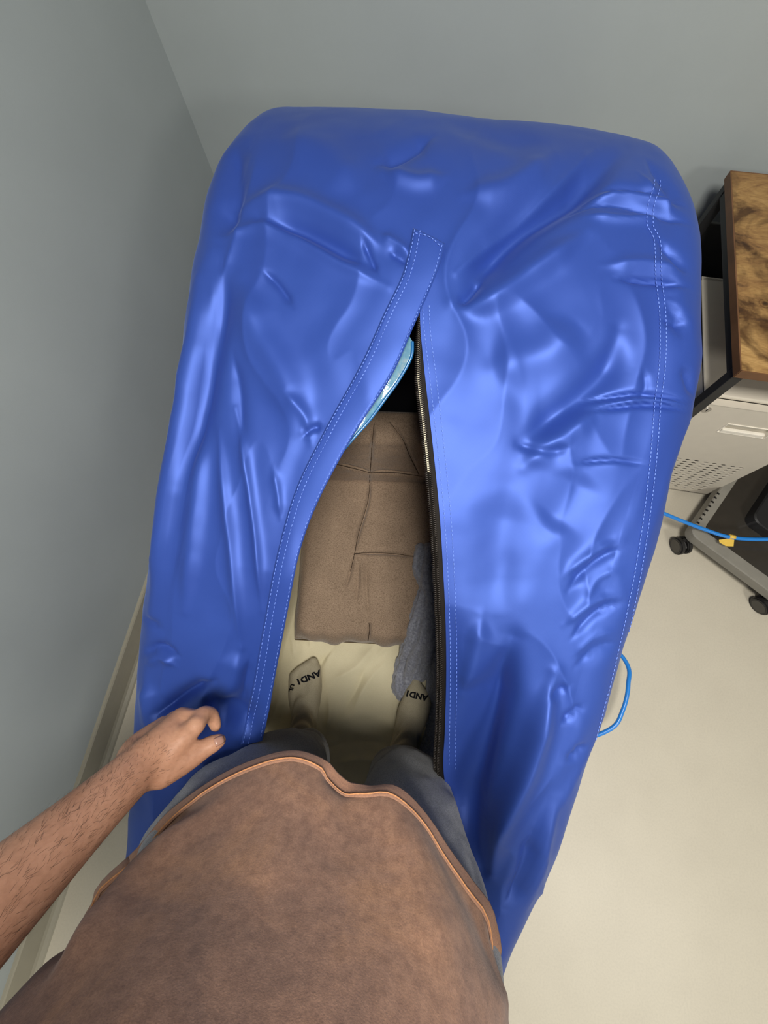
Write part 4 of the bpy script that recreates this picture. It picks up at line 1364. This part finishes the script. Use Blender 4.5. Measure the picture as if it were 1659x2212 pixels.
def rr_outline(u0, u1, v0, v1, r, n=6):
    out = []
    for (uc, vc, a0) in ((u1 - r, v1 - r, 0), (u0 + r, v1 - r, 1), (u0 + r, v0 + r, 2), (u1 - r, v0 + r, 3)):
        for k in range(n + 1):
            a = math.pi / 2 * (a0 + k / n)
            out.append((uc + r * math.cos(a), vc + r * math.sin(a)))
    return out


def w2(u, v, z):
    p = c0 + cu * u + cv * v; return (p[0], p[1], z)


O = rr_outline(0, 0.46, 0, 0.50, 0.030); I_ = rr_outline(0.040, 0.425, 0.030, 0.46, 0.022); n = len(O)
V = [w2(u, v, CZ - 0.045) for u, v in O] + [w2(u, v, CZ - 0.004) for u, v in O] + [w2(u * 0.985 + 0.0035, v * 0.985 + 0.0035, CZ) for u, v in O] + [w2(u, v, CZ) for u, v in I_] + [w2(u, v, CZ - 0.03) for u, v in I_]
Fc = []
for L in range(4):
    for k in range(n): Fc.append((L * n + k, L * n + (k + 1) % n, (L + 1) * n + (k + 1) % n, (L + 1) * n + k))
Fc.append(tuple(range(n))[::-1])
part('rim', V, Fc, M['cart_rim'], cart, False)
V = [w2(u, v, CZ - 0.012) for u, v in I_] + [w2(u, v, CZ - 0.02) for u, v in I_]
Fc = [tuple(range(n)), tuple(range(n, 2 * n))[::-1]] + [(k, n + k, n + (k + 1) % n, (k + 1) % n) for k in range(n)]
part('glossy_panel', V, Fc, M['cart_panel'], cart, False)
O2 = rr_outline(0.16, 0.41, 0.12, 0.45, 0.03)
V = [w2(u, v, CZ - 0.012) for u, v in O2] + [w2(u, v, CZ + 0.030) for u, v in O2] + [w2(u * 0.97 + 0.008, v * 0.97 + 0.008, CZ + 0.034) for u, v in O2]
Fc = [tuple(range(2 * n, 3 * n))] + [(L * n + k, L * n + (k + 1) % n, (L + 1) * n + (k + 1) % n, (L + 1) * n + k) for L in range(2) for k in range(n)]
part('raised_box', V, Fc, M['black_steel'], cart, False)
# slots along the left edge
for k in range(8):
    p = w2(0.050 + 0.020 * k, 0.004, CZ + 0.0005)
    R = Matrix.Rotation(math.atan2(cv[1], cv[0]), 3, 'Z')
    MB().box(p, (0.009, 0.006, 0.0016), R).build('slot', M['dark_hole'], cart)
for (u, v, rz) in ((0.03, 0.035, 0.5), (0.035, 0.335, 0.75), (0.42, 0.04, 0.2), (0.42, 0.45, 1.1)):
    p = w2(u, v, 0); d2 = cv * 0
    px_ = np.array(p[:2]) - cu * 0.03 - (cv * 0.015 if v < 0.1 else cv * 0)
    caster(px_[0], px_[1], cart, rz - 0.15, 0.033)

# blue air hose with a yellow tag
hp = [(1.75, 0.80, 0.20), (1.35, 0.60, 0.17), tuple(A(1659, 1165, 0.165)), tuple(A(1580, 1161, 0.160)), tuple(A(1520, 1143, 0.160)), tuple(A(1470, 1124, 0.17)), tuple(A(1436, 1110, 0.18)), tuple(A(1400, 1095, 0.19)), (0.62, 0.52, 0.16), (0.57, 0.36, 0.10), (0.60, 0.20, 0.08), tuple(A(1349, 1425, 0.13)),
      tuple(A(1357, 1480, 0.15)), tuple(A(1345, 1535, 0.15)), tuple(A(1318, 1575, 0.14)), (0.57, -0.185, 0.10), (0.47, -0.21, 0.06), (0.40, -0.19, 0.03)]
v, f = tube(hp, 0.0062, 12, 220)
hose = part('air_hose', v, f, M['hose'], None)
tag(hose, 'bright blue air hose looping out beside the blue bag', 'hose')
ta = np.array(A(1581, 1160, 0.160)); td = np.array(A(1600, 1163, 0.160)) - np.array(A(1562, 1157, 0.160)); td /= np.linalg.norm(td)
v, f = tube([ta - td * 0.009, ta + td * 0.009], 0.0078, 14)
tg = part('tag_wrap', v, f, M['tag'], hose)
q = np.array([td[1], -td[0], 0]); q = q if q[1] < 0 else -q
fl = [ta + td * 0.011 + q * 0.002, ta + td * 0.013 + q * 0.027, ta - td * 0.010 + q * 0.030, ta - td * 0.032 + q * 0.022, ta - td * 0.036 + q * 0.014, ta - td * 0.010 + q * 0.006]
V = [p + [0, 0, -0.004 - 0.35 * abs((p - ta) @ q)] for p in fl]
Fc = [tuple(range(6))]
fo = part('tag_flag', V, Fc, M['tag'], hose, False); solid(fo, 0.0008, 0)
